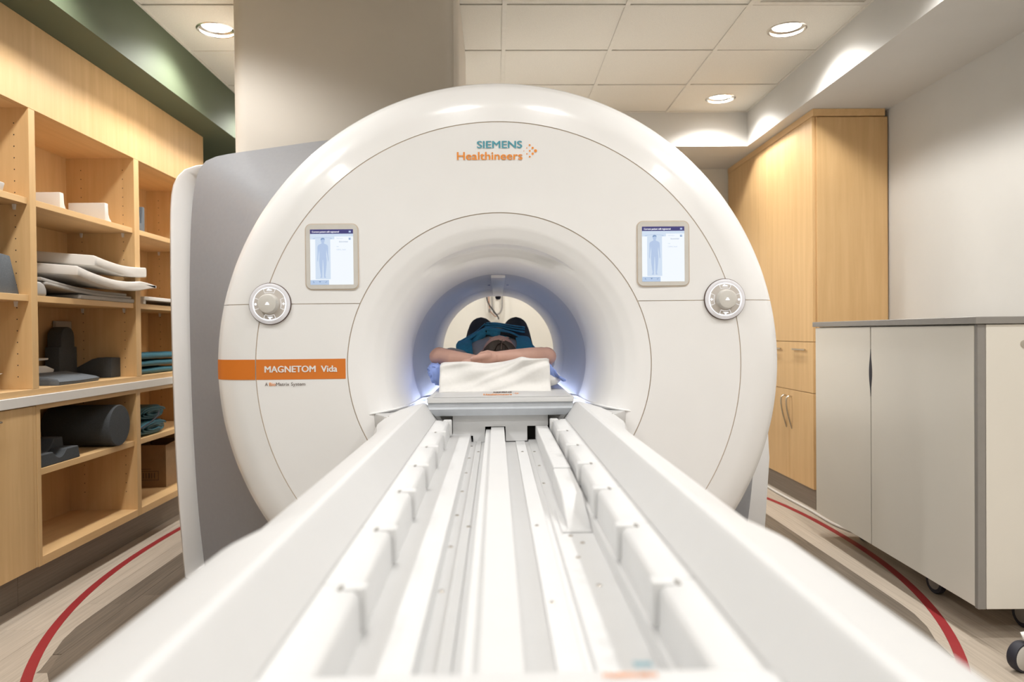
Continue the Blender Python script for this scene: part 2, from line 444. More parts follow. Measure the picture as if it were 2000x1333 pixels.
# ================================================================== SCANNER
X0, Z0 = .013, 1.02
RO, RS, RI, RB = 1.02, .857, .538, .355
def YF_(r):
    P = [(.30, 3.1), (.355, 2.99), (.3565, 2.90), (.361, 2.82), (.368, 2.755), (.379, 2.70), (.394, 2.662), (.415, 2.632), (.45, 2.603), (.49, 2.584), (.538, 2.573), (.857, 2.568), (.93, 2.578), (.975, 2.597), (.992, 2.608), (1.012, 2.632), (1.02, 2.652)]
    for (a, ya), (b, yb) in zip(P, P[1:]):
        if r <= b: return ya+(yb-ya)*(r-a)/(b-a)
    return P[-1][1]
def onface(x, z, off=.0008): return Vector((x, YF_(math.hypot(x-X0, z-Z0))-off, z))
sc = thing('mri_scanner', 'large white ring-fronted MRI scanner with orange stripe and silver side cover', 'mri scanner', (X0, 2.65, 0))
ZS = .222
def ann(name, radii, upper, mat, back=.02):
    na = 120; G = []
    for r in radii:
        al = math.asin((ZS+.0013)/r) if upper else math.asin((ZS-.0013)/r)
        a0, a1 = (al, PI-al) if upper else (PI-al, 2*PI+al)
        G.append([Vector((X0+r*math.cos(a0+(a1-a0)*k/na), YF_(r), Z0+r*math.sin(a0+(a1-a0)*k/na))) for k in range(na+1)])
    def dn(row): return [v+Vector((0, back, 0)) for v in row]
    G = [dn(G[0])]+G+[dn(G[-1])]
    n = na+1; vs = [v for row in G for v in row]; fs = []
    for i in range(len(G)-1):
        for k in range(na): fs.append((i*n+k, i*n+k+1, (i+1)*n+k+1, (i+1)*n+k))
    for k in (0, na):
        fs.append(tuple(i*n+k for i in range(len(G))))
    return obj(name, vs, fs, mat, sc, angle=24)
ringr = [RS+.0018, .88, .905, .93, .955, .975, .985, .992, .999, 1.006, 1.012, 1.017, 1.02]
ann('outer_ring', ringr, True, 'white', .10); ann('outer_ring', ringr, False, 'white', .10)
panr = [RI+.0018, .60, .70, .80, RS-.0018]
ann('face_panel', panr, True, 'white'); ann('face_panel', panr, False, 'white')
# dark body behind the seams
lathe('seam_backing', [(r_, YF_(r_)+.003) for r_ in (.53, .7, .857, .93, .975, .99)], (X0, 0, Z0), 1, 'seam', sc, 120, caps=False)
# funnel (moulded mouth with brow recess and lower docking lips)
def sm(a, b, x):
    t = max(0, min(1, (x-a)/(b-a))); return t*t*(3-2*t)
rad = [RI-.0018, .53, .522, .514, .506, .498, .49, .482, .474, .467, .461, .455, .447, .441, .436, .433, .431, .429, .427, .424, .42, .415, .41, .404, .397, .39, .383, .376, .37, .364, .359, .356, .355]
na = 480; rows = []
for r in rad:
    row = []
    for k in range(na):
        a = 2*PI*k/na; x, z = X0+r*math.cos(a), Z0+r*math.sin(a)
        y = YF_(r)
        ph = abs((a-PI/2+PI) % (2*PI)-PI)
        fade = 1-sm(.30, .70, ph)
        if r < .434: y += .080*fade*sm(.4335, .4285, r)*sm(.357, .43, r)
        # docking lips
        row.append(Vector((x, y, z)))
    rows.append(row)
vs, fs = loft([[v+Vector((0, .02, 0)) for v in rows[0]]]+rows, True, False, False)
fn = obj('funnel', vs, fs, 'matte', sc, angle=28)
for s_ in (-1, 1):       # curved lips where the table docks
    rows_ = []
    for k in range(13):
        t_ = k/12; x_ = X0+s_*(.465-.20*t_); z_ = .851+.024*math.sin(t_*1.35); p_ = .034*math.sin(PI*min(1, t_*1.15)*.5)**.8+.0006
        b_ = Vector((x_, YF_(math.hypot(x_-X0, z_-Z0)), z_))
        rows_.append([b_+Vector((0, .012, .003)), b_+Vector((0, -p_*.7, .0015)), b_+Vector((0, -p_, -.0015)), b_+Vector((0, -p_*.9, -.0045)), b_+Vector((0, .012, -.010-.2*p_))])
    v, f = loft(rows_); obj('docking_lip', v, f, 'white', fn, angle=60)
br = pY(972, 476, 2.66)
prism('brow_sensor', rrect(X0-.028, X0+.028, br.z-.004, br.z+.003, .003, 3), 1, 2.62, 2.66, 'coil', fn, .001)
# bore tube
lathe('bore_liner', [(RB, 2.985), (RB, 3.86), (.349, 3.90)], (X0, 0, Z0), 1, 'bore', sc, 128, caps=False)
lathe('bore_liner', [(.349, 3.90), (.3475, 3.905), (.3475, 4.60), (.352, 4.64), (.40, 4.68), (.46, 4.70)], (X0, 0, Z0), 1, 'bore2', sc, 128, caps=False)
box('bore_light_bar', X0-.032, X0+.028, 3.03, 4.585, Z0+.3425, Z0+.356, 'matte', sc, .003, 2)
lathe('bore_camera', [(.0, -.012), (.012, -.010), (.018, 0), (.018, .01)], (X0+.002, 4.58, Z0+.334), 2, 'rubber', sc, 20)
for s in (-1, 1):
    box('sensor_mark', X0+s*.045-.006, X0+s*.045+.006, 3.55, 3.57, Z0+.3455, Z0+.348, plain('sensor_blue', (.16, .18, .35), .5), sc, 0)
# bore bridge the tabletop runs on and its light strips
prism('bore_bridge', [(X0-.285, .855), (X0+.285, .855), (X0+.27, .80), (X0-.27, .80)], 1, 2.63, 4.62, 'white2', sc, .003)
for s in (-1, 1):
    prism('light_strip', [(X0+s*.268, .8565), (X0+s*.284, .8565), (X0+s*.290, .872), (X0+s*.284, .873)], 1, 2.80, 4.55, 'led', sc)
# silver flaring cover and white side slab
OUT = [(-1.29, .02), (-1.332, .02), (-1.335, .05), (-1.365, .35), (-1.385, .8), (-1.39, 1.3), (-1.375, 1.70), (-1.345, 1.88), (-1.30, 1.935), (-1.22, 1.955), (-1.0, 1.985), (-.75, 2.02), (-.4, 2.04), (0, 2.05), (.4, 2.0), (.75, 1.84), (1.0, 1.55), (1.15, 1.2), (1.22, .8), (1.22, .4), (1.192, .05), (1.19, .02), (1.15, .02)]
OUT = [Vector((p[0], p[1], 0)) for p in OUT]
def chaikin(P, n):
    for _ in range(n):
        Q = []
        for a, b in zip(P, P[1:]+P[:1]): Q += [a*.78+b*.22, a*.22+b*.78]
        P = Q
    return P
def raycast(poly, c, a):
    d = Vector((math.cos(a), math.sin(a), 0)); best = None
    for p, q in zip(poly, poly[1:]+poly[:1]):
        e = q-p; den = d.x*e.y-d.y*e.x
        if abs(den) < 1e-9: continue
        t = ((p.x-c.x)*e.y-(p.y-c.y)*e.x)/den; u = ((p.x-c.x)*d.y-(p.y-c.y)*d.x)/den
        if t > 0 and -1e-6 <= u <= 1+1e-6 and (best is None or t < best): best = t
    return best
poly = chaikin(OUT, 2); c0 = Vector((X0, Z0, 0)); NA = 240
PR = [raycast(poly, c0, 2*PI*k/NA) for k in range(NA)]
rings = []
for t in [k/16 for k in range(17)]:
    e = t**2.3*.92+t*.08
    y = 2.70+(3.33-2.70)*t
    rings.append([Vector((X0+(1.0*(1-e)+PR[k]*e)*math.cos(2*PI*k/NA), y, Z0+(1.0*(1-e)+PR[k]*e)*math.sin(2*PI*k/NA))) for k in range(NA)])
for ins, y in ((-.004, 3.345), (-.022, 3.352)):
    rings.append([Vector((X0+(PR[k]+ins)*math.cos(2*PI*k/NA), y, Z0+(PR[k]+ins)*math.sin(2*PI*k/NA))) for k in range(NA)])
for r_ in rings:
    for v in r_: v.z = max(v.z, .012)
v, f = loft(rings, True, False, False)
obj('silver_cover', v, f, 'silver', sc, angle=50)
SLB = [(-1.40, .004), (-1.443, .004), (-1.445, .03), (-1.478, .5), (-1.49, 1.2), (-1.487, 1.70), (-1.475, 1.82), (-1.44, 1.885), (-1.38, 1.915), (-1.25, 1.925), (-.75, 1.94), (-.2, 1.945), (.1, 1.945), (.4, 1.92), (.75, 1.80), (1.0, 1.53), (1.15, 1.18), (1.22, .78), (1.225, .40), (1.202, .03), (1.2, .004), (1.16, .004)]
pol2 = chaikin([Vector((*p, 0)) for p in SLB], 2)
def outl(poly, y, k=0): return [Vector((p.x, y, p.y)) for p in poly]
P2 = [raycast(pol2, c0, 2*PI*k/NA) for k in range(NA)]
def ringo(P, y, s=1.0, ins=0): return [Vector((X0+(P[k]*s-ins)*math.cos(2*PI*k/NA), y, max(.003, Z0+(P[k]*s-ins)*math.sin(2*PI*k/NA)))) for k in range(NA)]
v, f = loft([ringo(P2, 3.40, 1, .10), ringo(P2, 3.355, 1, .03), ringo(P2, 3.352, 1, .012), ringo(P2, 3.36, 1, .003), ringo(P2, 3.375), ringo(P2, 3.60), ringo(P2, 3.63, 1, .02)], True, False, False)
obj('side_cover', v, f, 'white', sc, angle=40)
v, f = loft([ringo(P2, 3.61, 1, .03), ringo(P2, 4.45, .94, 0), ringo(P2, 4.62, .86, 0), ringo([.9]*NA, 4.70), ringo([.46]*NA, 4.70)], True, False, False)
obj('rear_cover', v, f, 'white', sc, angle=40)
# foot seam at the right rear
prism('foot_cover', [(X0+1.05, .205), (X0+1.200, .205), (X0+1.225, .55), (X0+1.215, .75), (X0+1.05, .70)], 1, 3.27, 3.358, 'matte', sc, .006, 2)
prism('foot_base', [(X0+1.02, .004), (X0+1.185, .004), (X0+1.199, .202), (X0+1.02, .202)], 1, 3.25, 3.358, 'matte', sc, .004, 1)
# orange stripe on ring and panel
def strip_patch(name, xs, za, zb, mat, off=.0009):
    vs, fs = [], []
    for x in xs: vs += [onface(x, za, off), onface(x, (za+zb)/2, off), onface(x, zb, off)]
    for i in range(len(xs)-1):
        for k in range(2): a = 3*i+k; fs.append((a, a+1, a+4, a+3))
    return obj(name, vs, fs, mat, sc, angle=30)
def xs_of(x0, x1, n): return [x0+(x1-x0)*k/n for k in range(n+1)]
sz0, sz1 = .977, 1.048
strip_patch('orange_stripe', xs_of(X0-RS+.0016, X0-RI-.006, 12), sz0, sz1, 'orange')
strip_patch('orange_stripe', [X0-1.0195, X0-1.017, X0-1.012, X0-1.006, X0-.999, X0-.992, X0-.985, X0-.975, X0-.955, X0-.93, X0-.905, X0-.88, X0-RS-.0016], sz0, sz1, 'orange', .0016)
pf = lambda x, z: onface(x, z, .0022)
def prt(x, y): q = pY(x, y, 2.566); return q.x, q.z
def put_text(name, s, xa, xb, yb, yt, mat, bold, capref=None):
    x0, z0 = prt(xa, yb); x1, z1 = prt(xb, yb-.0101*(xb-xa)); _, zt = prt(xa, yt)
    return lettering(name, s, x0, x1, (z0+z1)/2, (z0+z1)/2+(zt-z0), pf, mat, sc, bold, capref)
put_text('lettering_maker', 'SIEMENS', 931.5, 1020, 289.5, 276, 'teal_ink', .014)
put_text('lettering_division', 'Healthineers', 892.5, 1020.5, 312.5, 297.5, 'logo_o', .010)
for px_, py_, rr in ((1034.6, 283.3, 1.7), (1029, 289, 1.15), (1040.3, 289, 2.2), (1023.3, 294.7, .8), (1034.7, 294.6, 1.8), (1046, 294.5, 2.9), (1029, 300.4, 1.25), (1040.4, 300.2, 2.3), (1034.8, 306, 1.7)):
    x_, z_ = prt(px_, py_); r_ = rr*2.566/FPX
    obj('logo_dot', [pf(x_+r_*math.cos(2*PI*k/20), z_+r_*math.sin(2*PI*k/20)) for k in range(20)], [tuple(range(20))], 'logo_o', sc)
put_text('lettering_model', 'MAGNETOM  Vida', 516.5, 658.5, 728, 716, 'ink_w', .022)
put_text('lettering_line', 'A', 517.5, 523, 754.5, 748, 'ink_d', .0)
put_text('lettering_line', 'Bio', 525.8, 538, 754.3, 748, 'logo_o', .006)
put_text('lettering_line', 'Matrix System', 539, 596, 754.2, 747.8, 'ink_d', .0)
# touch displays
def flat(name, pts, mat, parent, y): return obj(name, [Vector((p[0], y, p[1])) for p in pts], [tuple(range(len(pts)))], mat, parent)
def display(x0, x1, y0, y1, tilt):
    """pixel box of the frame groove"""
    a, b = pY(x0, y1, 2.566), pY(x1, y0, 2.566)
    X_a, X_b, Z_a, Z_b = a.x, b.x, a.z, b.z
    W, Hh = X_b-X_a, Z_b-Z_a
    yb = YF_(.75)-.0004
    d = prism('touch_display', rrect(X_a, X_b, Z_a, Z_b, .022), 1, yb-.001, yb+.01, 'seam', sc)
    prism('bezel', rrect(X_a+.0028, X_b-.0028, Z_a+.0028, Z_b-.0028, .020), 1, yb-.003, yb, 'bezel', d, .001, 1)
    # screen area inside the bezel
    u0, u1, v0, v1 = X_a+W*.098, X_b-W*.098, Z_a+Hh*.078, Z_b-Hh*.088
    yy = yb-.0032
    U = lambda u: u0+(u1-u0)*u
    V = lambda v: v1-(v1-v0)*v
    def rc_(n, a, b, c, e, m, k): return flat(n, [(U(a), V(e)), (U(b), V(e)), (U(b), V(c)), (U(a), V(c))], m, d, yy-.0002*k)
    rc_('screen', 0, 1, 0, 1, 'scr1', 0)
    rc_('screen_area', 0, 1, 0.08, .13, 'scr0', 1); rc_('screen_area', 0, .565, .13, .18, 'scr0', 1)
    rc_('title_bar', 0, 1, 0, .08, 'scrnavy', 1)
    rc_('screen_area', .12, .47, .145, .90, 'scr0', 2)
    rc_('tool_bar', 0, .43, .915, 1, 'scr2', 2)
    tp = lambda k: (lambda x, z: Vector((x, yy-.0002*k, z)))
    lettering('title_text', 'Current patient still registered', U(.045), U(.675), V(.058), V(.03), tp(3), 'scrwhite', d, .012)
    rc_('title_icon', .90, .95, .028, .058, 'scrfig', 3)
    lettering('screen_text', 'Isocenter', U(.675), U(.885), V(.235), V(.208), tp(3), 'scrtxt', d, 0)
    lettering('screen_text', 'Table Position', U(.61), U(.77), V(.173), V(.157), tp(3), 'scr2', d, 0)
    lettering('screen_text', 'Info', U(.615), U(.665), V(.32), V(.303), tp(3), 'scr2', d, 0)
    lettering('screen_text', '120Hz_head', U(.615), U(.825), V(.377), V(.355), tp(3), 'scrfig', d, 0)
    rc_('screen_icon', .895, .95, .15, .19, 'scr2', 2); flat('screen_icon', [(U(.905), V(.185)), (U(.94), V(.185)), (U(.905), V(.158))], 'scrtxt', d, yy-.0006)
    flat('scan_line', [(U(.05), V(.168)), (U(.11), V(.152)), (U(.295), V(.143)), (U(.47), V(.152)), (U(.53), V(.168)), (U(.47), V(.176)), (U(.47), V(.160)), (U(.295), V(.149)), (U(.11), V(.160)), (U(.11), V(.176))], 'scr2', d, yy-.0006)
    # body outline (half, mirrored)
    hb = [(0, .155), (.03, .157), (.045, .175), (.046, .20), (.038, .225), (.028, .24), (.03, .255), (.09, .275), (.118, .295), (.125, .34), (.122, .44), (.128, .50), (.132, .54), (.126, .58), (.114, .575), (.108, .50), (.092, .41), (.088, .36), (.078, .43), (.082, .50), (.088, .56), (.078, .68), (.062, .78), (.050, .84), (.068, .868), (.06, .876), (.02, .874), (.018, .83), (.014, .70), (.004, .55)]
    cxu = .295
    k = 4
    fig = [(U(cxu+p), V(q)) for p, q in hb]+[(U(cxu-p), V(q)) for p, q in reversed(hb[1:])]
    bmf = bmesh.new(); vv = [bmf.verts.new((p[0], yy-.0008, p[1])) for p in fig]
    ed = [bmf.edges.new((vv[i], vv[(i+1) % len(vv)])) for i in range(len(vv))]
    bmesh.ops.triangle_fill(bmf, edges=ed, use_beauty=True)
    bmobj('figure', bmf, 'scrfig', d)
    flat('figure_hair', [(U(cxu+p), V(q)) for p, q in ((-.046, .195), (-.045, .172), (-.03, .157), (0, .153), (.03, .157), (.045, .172), (.046, .195), (.036, .182), (.0, .178), (-.03, .19))], 'scrhair', d, yy-.0010)
    for u_, sh in ((.075, 0), (.22, 1), (.36, 2)):
        if sh == 0: q = [(-.012, .962), (-.012, .935), (0, .935), (0, .953), (.02, .955), (.02, .962)]
        elif sh == 1: q = [(-.028, .935), (.028, .935), (.012, .952), (0, .962), (-.012, .952)]
        else: q = [(-.022, .945), (-.006, .953), (.024, .932), (.026, .938), (-.004, .964), (-.012, .96)]
        flat('screen_icon', [(U(u_+a_), V(b_)) for a_, b_ in q], 'scrtxt', d, yy-.0006)
        rc_('screen_caption', u_-.03, u_+.03, .975, .982, 'scrfig', 3)
display(596.5, 699.5, 436.5, 567, 0); display(1244.5, 1346.5, 431, 560.5, 0)
# control dials
def dial(px_, py_, mirror):
    c = pY(px_, py_, 2.562); cx, cz = c.x, c.z; R = .0735
    yb = 2.560
    d = lathe('control_dial', [(R, .03), (R, .004), (R-.001, .003)], (cx, yb, cz), 1, 'ink_d', sc, 64)
    lathe('dial_ring', [(R-.0018, .006), (R-.0025, -.001), (R-.010, -.0035), (R-.0155, -.002)], (cx, yb, cz), 1, 'dialring', d, 64, caps=False)
    lathe('light_ring', [(R-.0150, -.0026), (R-.0168, -.0022), (R-.0176, -.0012)], (cx, yb, cz), 1, 'ringglow', d, 64, caps=False)
    lathe('dial_face', [(.0001, -.0014), (R-.017, -.0014)], (cx, yb, cz), 1, 'dialface', d, 64, caps=False)
    lathe('knob', [(.036, -.001), (.034, -.006), (.033, -.022), (.031, -.026), (.026, -.0275), (.0001, -.0275)], (cx+.002*mirror, yb, cz), 1, 'bezel', d, 48, angle=30)
    y1 = yb-.0018
    def ringseg(a0, a1, r0, r1, w):
        def P(a, r): return Vector((cx+r*math.cos(a), y1, cz+r*math.sin(a)))
        n = 10; A = [a0+(a1-a0)*k/n for k in range(n+1)]
        ins = w
        out = [P(a, r1) for a in A]+[P(a, r0) for a in reversed(A)]
        da = ins/((r0+r1)/2); B = [a0+da+(a1-a0-2*da)*k/n for k in range(n+1)]
        inn = [P(a, r1-ins) for a in B]+[P(a, r0+ins) for a in reversed(B)]
        m = len(out); return out+inn, [(i, (i+1) % m, m+(i+1) % m, m+i) for i in range(m)]
    for a in (0, 90, 180, 270):
        a = math.radians(a); dd = .40
        v, f = ringseg(a-dd, a+dd, .040, .0550, .0009)
        obj('button_outline', v, f, 'ringglow', d)
    def quad(name, pts, y=y1): return obj(name, [Vector((cx+p, y, cz+q)) for p, q in pts], [tuple(range(len(pts)))], 'ringglow', d)
    s = -mirror
    quad('button_icon', [(s*.0485-.005, -.0012), (s*.0485+.005, -.0012), (s*.0485+.005, .0012), (s*.0485-.005, .0012)])
    quad('button_icon', [(s*.0485-.0012, -.005), (s*.0485+.0012, -.005), (s*.0485+.0012, .005), (s*.0485-.0012, .005)])
    quad('button_icon', [(-s*.0485+.0042*math.cos(t), -.001+.0042*math.sin(t)) for t in [2*PI*k/8 for k in range(8)]])
    quad('button_icon', [(-.010, .046), (-.008, .050), (-.003, .0535), (.002, .050), (.006, .0505), (.010, .046)])
    quad('button_icon', [(-.010, -.045), (-.004, -.0475), (-.002, -.053), (.003, -.054), (.005, -.049), (.011, -.048), (.010, -.045)])
    yk = yb-.0279
    quad('knob_icon', [(-.008, -.004), (.008, -.004), (.006, -.0005), (-.006, -.0005)], yk)
    quad('knob_icon', [(-.0045, .0), (.0045, .0), (.004, .0035), (.0015, .005), (-.0015, .005), (-.004, .0035)], yk)
dial(527, 594, -1); dial(1416, 585, 1)
# ================================================================== PATIENT TABLE
TC = .013
tb = thing('patient_table', 'long white patient table with rails running into the scanner bore', 'patient table', (TC, 1.5, 0))
Y0t, Y1t = .42, 2.56
def prof_rows(name, pts, ys, mat, sx, angle=25):
    """pts: list of (rel x, z) or function of y giving list; extruded along ys as an open sheet"""
    rows = []
    for y in ys:
        P = pts(y) if callable(pts) else pts
        rows.append([Vector((TC+sx*p[0], y, p[1])) for p in P])
    v, f = loft(rows, False, False, False); return obj(name, v, f, mat, tb, angle=angle)
def sideprof(y):
    wdt = .376+.020*sm(1.02, .93, y)+.030*sm(2.10, 2.34, y)
    return [(.219, .800), (.219, .8445), (.2235, .850), (.2505, .893), (.2560, .899), (.265, .901), (wdt-.070, .880), (wdt-.035, .863), (wdt-.012, .846), (wdt-.002, .826), (wdt, .805), (wdt-.004, .76), (wdt-.03, .64), (wdt-.05, .60), (.15, .58)]
ysd = [Y0t, .5, .7, .85, .92, .95, .98, 1.02, 1.1, 1.4, 1.8, 2.08, 2.14, 2.2, 2.26, 2.32, 2.38, 2.43]
for s in (-1, 1):
    prof_rows('side_cover', sideprof, ysd, 'white2', s)
    # closed rounded end next to the scanner
    e = sideprof(2.43); n = len(e)
    rows = [[Vector((TC+s*(p[0]-(0 if k == 0 else k*.018*sm(.25, .42, p[0]))), 2.43+dy, p[1]-k*.004)) for p in e] for k, dy in ((0, 0), (1, .05), (2, .085), (4, .11))]
    v, f = loft(rows, False, False, False); obj('end_cover', v, f, 'white2', tb, angle=60)
    for q in range(2):
        bx, by = .36+.012*q, 2.36+.03*q
        lathe('fixing_screw', [(.006, 0), (.006, .0015), (.0001, .0015)], (TC+s*(bx), by, .866-.007*q), 2, 'chrome', tb, 12)
    # flange wings joining the funnel lips
    prism('docking_wing', [(TC+s*.29, 2.52), (TC+s*.40, 2.50), (TC+s*.455, 2.60), (TC+s*.30, 2.66)], 2, .80, .852, 'white2', tb, .008, 2)
# guide rails in segments with clips
CY = [2.44, 2.16, 1.885, 1.62, 1.36, 1.10, .85, .60, .40]
for s in (-1, 1):
    for a, b in zip(CY, CY[1:]):
        pts = [(TC+s*.170, .762), (TC+s*.172, .834), (TC+s*.178, .840), (TC+s*.2195, .8425), (TC+s*.2195, .762)]
        prism('guide_rail', pts, 1, b+.0008, a-.0008, 'white2', tb, .0015, 1)
    for a in CY[:-1]:
        box('rail_clip', *(sorted((TC+s*.1640, TC+s*.192))), a-.020, a+.006, .792, .8440, 'white2', tb, .004, 2)
        box('clip_slot', *(sorted((TC+s*.1925, TC+s*.1975))), a-.020, a-.004, .8400, .8424, 'cartgrey', tb, 0)
# trough floor with ribs
TRF = [(-.172, .786), (-.157, .786), (-.155, .786), (-.104, .786), (-.101, .758), (-.082, .758), (-.081, .7605), (-.067, .7605), (-.066, .757), (-.052, .757), (-.051, .80), (-.034, .80), (-.033, .809), (.011, .809), (.0125, .757), (.050, .757), (.051, .7595), (.082, .7595), (.083, .757), (.094, .757), (.095, .7625), (.1622, .7625), (.1632, .786), (.172, .786)]
prof_rows('trough_floor', TRF, [.44, 1.0, 1.6, 2.2, 2.52], 'white2', 1, 20)
for cx_, cy_ in ((632, 295), (662, 323), (622, 347), (608, 412), (591, 493), (568, 597), (619, 652), (540, 735), (500, 929), (855, 321), (908, 325), (930, 387), (949, 465), (919, 645), (1067, 697), (1120, 728), (1100, 793), (1192, 916), (987, 983)):
    p = pZ(640+cx_/2.2485, 740+cy_/2.2485, .760)
    xr = p.x-TC; zz = .757
    for (xa, za), (xb, zb) in zip(TRF, TRF[1:]):
        if xa <= xr <= xb: zz = za+(zb-za)*(xr-xa)/(xb-xa)
    lathe('screw', [(.0045, -.001), (.0045, .0006), (.0028, .0016), (.0001, .0016)], (p.x, p.y, zz), 2, 'chrome', tb, 12)
# cable chain lying in the trough
ch = obj('cable_chain', *(lambda g: g)(loft([[Vector((TC+.1215, y, .763)), Vector((TC+.1215, y, .808)), Vector((TC+.1605, y, .808)), Vector((TC+.1605, y, .763))] for y in (1.715, 2.53)])), 'white2', tb)
k = 1.73
while k < 2.52:
    box('chain_link', TC+.1200, TC+.1615, k, k+.0165, .7635, .8125, 'white2', ch, .002, 1); k += .0195
prism('chain_cover', [(1.715, .7627), (1.715, .8085), (1.49, .8035), (1.475, .798), (1.345, .766), (1.345, .7627)], 0, TC+.118, TC+.1618, 'white2', tb, .002, 1)
box('chain_foot', TC+.105, TC+.1618, 1.335, 1.50, .7626, .7655, 'white2', tb, .001)
# carriage face under the tabletop
def xz(x, y, Y=2.5): q = pY(x, y, Y); return (q.x, q.z)
cf = prism('carriage_block', [(-.152, .85), (.176, .85), (.176, .812), (.104, .812), (.104, .7605), (.030, .7605), (.029, .811), (-.041, .811), (-.042, .758), (-.082, .758), (-.083, .780), (-.152, .780)], 1, 2.50, 2.60, 'white2', tb)
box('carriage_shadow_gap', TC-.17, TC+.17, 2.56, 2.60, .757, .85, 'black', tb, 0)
# tabletop that slides through the bore
tt = prism('tabletop', [(TC-.246, .916), (TC+.246, .916), (TC+.248, .912), (TC+.2475, .874), (TC+.224, .8515), (TC-.224, .8515), (TC-.2475, .874), (TC-.248, .912)], 1, 2.475, 4.80, 'white2', tb, .0015, 1)
bm = bmesh.new()
def frow(y, z, hw): return [bm.verts.new((TC-hw, y, z)), bm.verts.new((TC+hw, y, z))]
R_ = [frow(2.476, .8975, .2465), frow(2.462, .8965, .2465), frow(2.459, .876, .2465), frow(2.474, .8525, .223)]
for a, b in zip(R_, R_[1:]): bm.faces.new((a[0], a[1], b[1], b[0]))
for s in (0, 1): bm.faces.new([r[s] for r in R_])
bmobj('end_face', bm, 'endgrey', tt, angle=20)
prism('end_lip', [(2.452, .9150), (2.452, .898), (2.50, .898), (2.50, .9165), (2.4535, .9165)], 0, TC-.2485, TC+.2485, 'white2', tt, .0015, 1)
hump = [(-.23, 0), (-.17, .0), (-.115, .002), (-.09, .006), (-.06, .0105), (.0, .0125), (.06, .0125), (.10, .0105), (.13, .006), (.155, .002), (.20, 0), (.235, 0)]
v, f = loft([[Vector((TC+p[0], y, .9165+p[1]*e+.0006)) for p in hump] for y, e in ((2.4535, .0), (2.46, .06), (2.505, 1.0), (2.53, 1.1), (2.60, .6), (2.70, .0))], False, False, False)
obj('top_skin', v, f, 'white2', tt, angle=50)
def lt(x, z):
    k = (z-2.46)/(2.505-2.46); return Vector((x, z-.0008, .9171+.0125*(.06+.94*k)+.0012))
lettering('lettering_maker', 'SIEMENS', -.012, .052, 2.4935, 2.505, lt, 'ink_d', tt, .02)
lettering('lettering_division', 'Healthineers', -.045, .052, 2.470, 2.485, lt, 'logo_o', tt, .012)
for px_, py_, r_ in ((.060, 2.487, .0012), (.066, 2.492, .0014), (.066, 2.482, .0014), (.072, 2.487, .0022), (.064, 2.487, .001)):
    obj('logo_dot', [lt(px_+r_*math.cos(2*PI*k/12), py_+2.2*r_*math.sin(2*PI*k/12)) for k in range(12)], [tuple(range(12))], 'logo_o', tt)
# near end cross bar with maker lettering
eb = prism('end_bar', [(.40, .70), (.40, .838), (.42, .846), (.600, .846), (.625, .840), (.640, .80), (.640, .757)], 0, TC-.245, TC+.245, 'white2', tb, .004, 2)
le = lambda x, z: Vector((x, z, .8466))
q0, q1 = pZ(1238, 1300, .8466), pZ(1275, 1300, .8466); q2 = pZ(1178, 1318, .8466)
lettering('lettering_maker', 'SIEMENS', q0.x, q1.x, q0.y-.003, q0.y+.006, le, 'teal_ink', eb, .02)
lettering('lettering_division', 'Healthineers', q2.x, q1.x, q2.y-.006, q2.y+.003, le, 'logo_o', eb, .012)
# underframe and pedestal
box('underframe', TC-.20, TC+.20, .50, 2.50, .56, .74, 'white2', tb, .02, 2)
prism('pedestal', rrect(TC-.17, TC+.17, 1.25, 2.35, .08), 2, .08, .60, 'white2', tb, .01, 2)
prism('base_plate', rrect(TC-.24, TC+.24, 1.05, 2.45, .10), 2, .002, .09, 'silver', tb, .015, 2)
# ================================================================== LEFT SHELVING
XF = -1.935; TH = .042
YS = [2.16, 3.076, 3.955, 4.85]      # near faces of the uprights
su = thing('shelving_unit', 'maple wall shelving with open bays under a deep plain header', 'shelving', (-2.12, 3.5, .89))
DT = [.045, .042, .054, .042]
def pinholes(name, xs, y, z0, z1, par):
    vs, fs = [], []
    for xx in xs:
        z = z0
        while z < z1:
            b = len(vs); vs += [Vector((xx+.0026*math.cos(2*PI*k/8), y, z+.0026*math.sin(2*PI*k/8))) for k in range(8)]
            fs.append(tuple(range(b, b+8))); z += .048
    if vs: stuff(obj(name, vs, fs, 'black', par))
for y, d in zip(YS, DT):
    u = box('upright', XL+.005, XF, y, y+d, .9185, 2.11, 'maple', su, .001)
    pinholes('pin_holes', (-1.995, -2.215), y-.0006, .97, 2.03, u)
box('back_panel', XL+.001, XL+.0065, YS[0], YS[3]+DT[3], .9185, 2.11, 'maple', su, 0)
box('header_panel', XF-.022, XF+.001, YS[0], YS[3]+DT[3], 2.09, 2.4545, 'maple', su, .001)
for a in range(3):
    box('top_panel', XL+.007, XF-.0225, YS[a]+DT[a], YS[a+1], 2.09, 2.108, 'maple_y', su, 0)
box('end_panel', XL+.005, XF-.0225, YS[3]+DT[3]-.02, YS[3]+DT[3], 2.111, 2.4545, 'maple', su, 0)
box('bottom_panel', XL+.007, XF, YS[0], YS[3]+DT[3], .8915, .918, 'maple_y', su, .001)
SH1, SH2 = 1.716, 1.312
for a in range(3):
    for z in (SH1, SH2):
        s_ = box('shelf', XL+.008, XF-.010, YS[a]+DT[a]+.0015, YS[a+1]-.0015, z-.027, z, 'maple_y', su, .001)
        for xx in (-1.995, -2.215):
            prism('shelf_pin', [(xx-.006, z-.0275), (xx+.006, z-.0275), (xx+.003, z-.050), (xx-.003, z-.050)], 1, YS[a+1]-.012, YS[a+1]-.001, 'coil', s_)
wt = thing('worktop', 'long maple worktop with white front edge below the open shelving', 'worktop', (-2.1, 3.5, .85))
box('top_board', XL+.002, XF-.004, YS[0]-.1, YS[3]+DT[3], .850, .8905, 'maple_y', wt, 0)
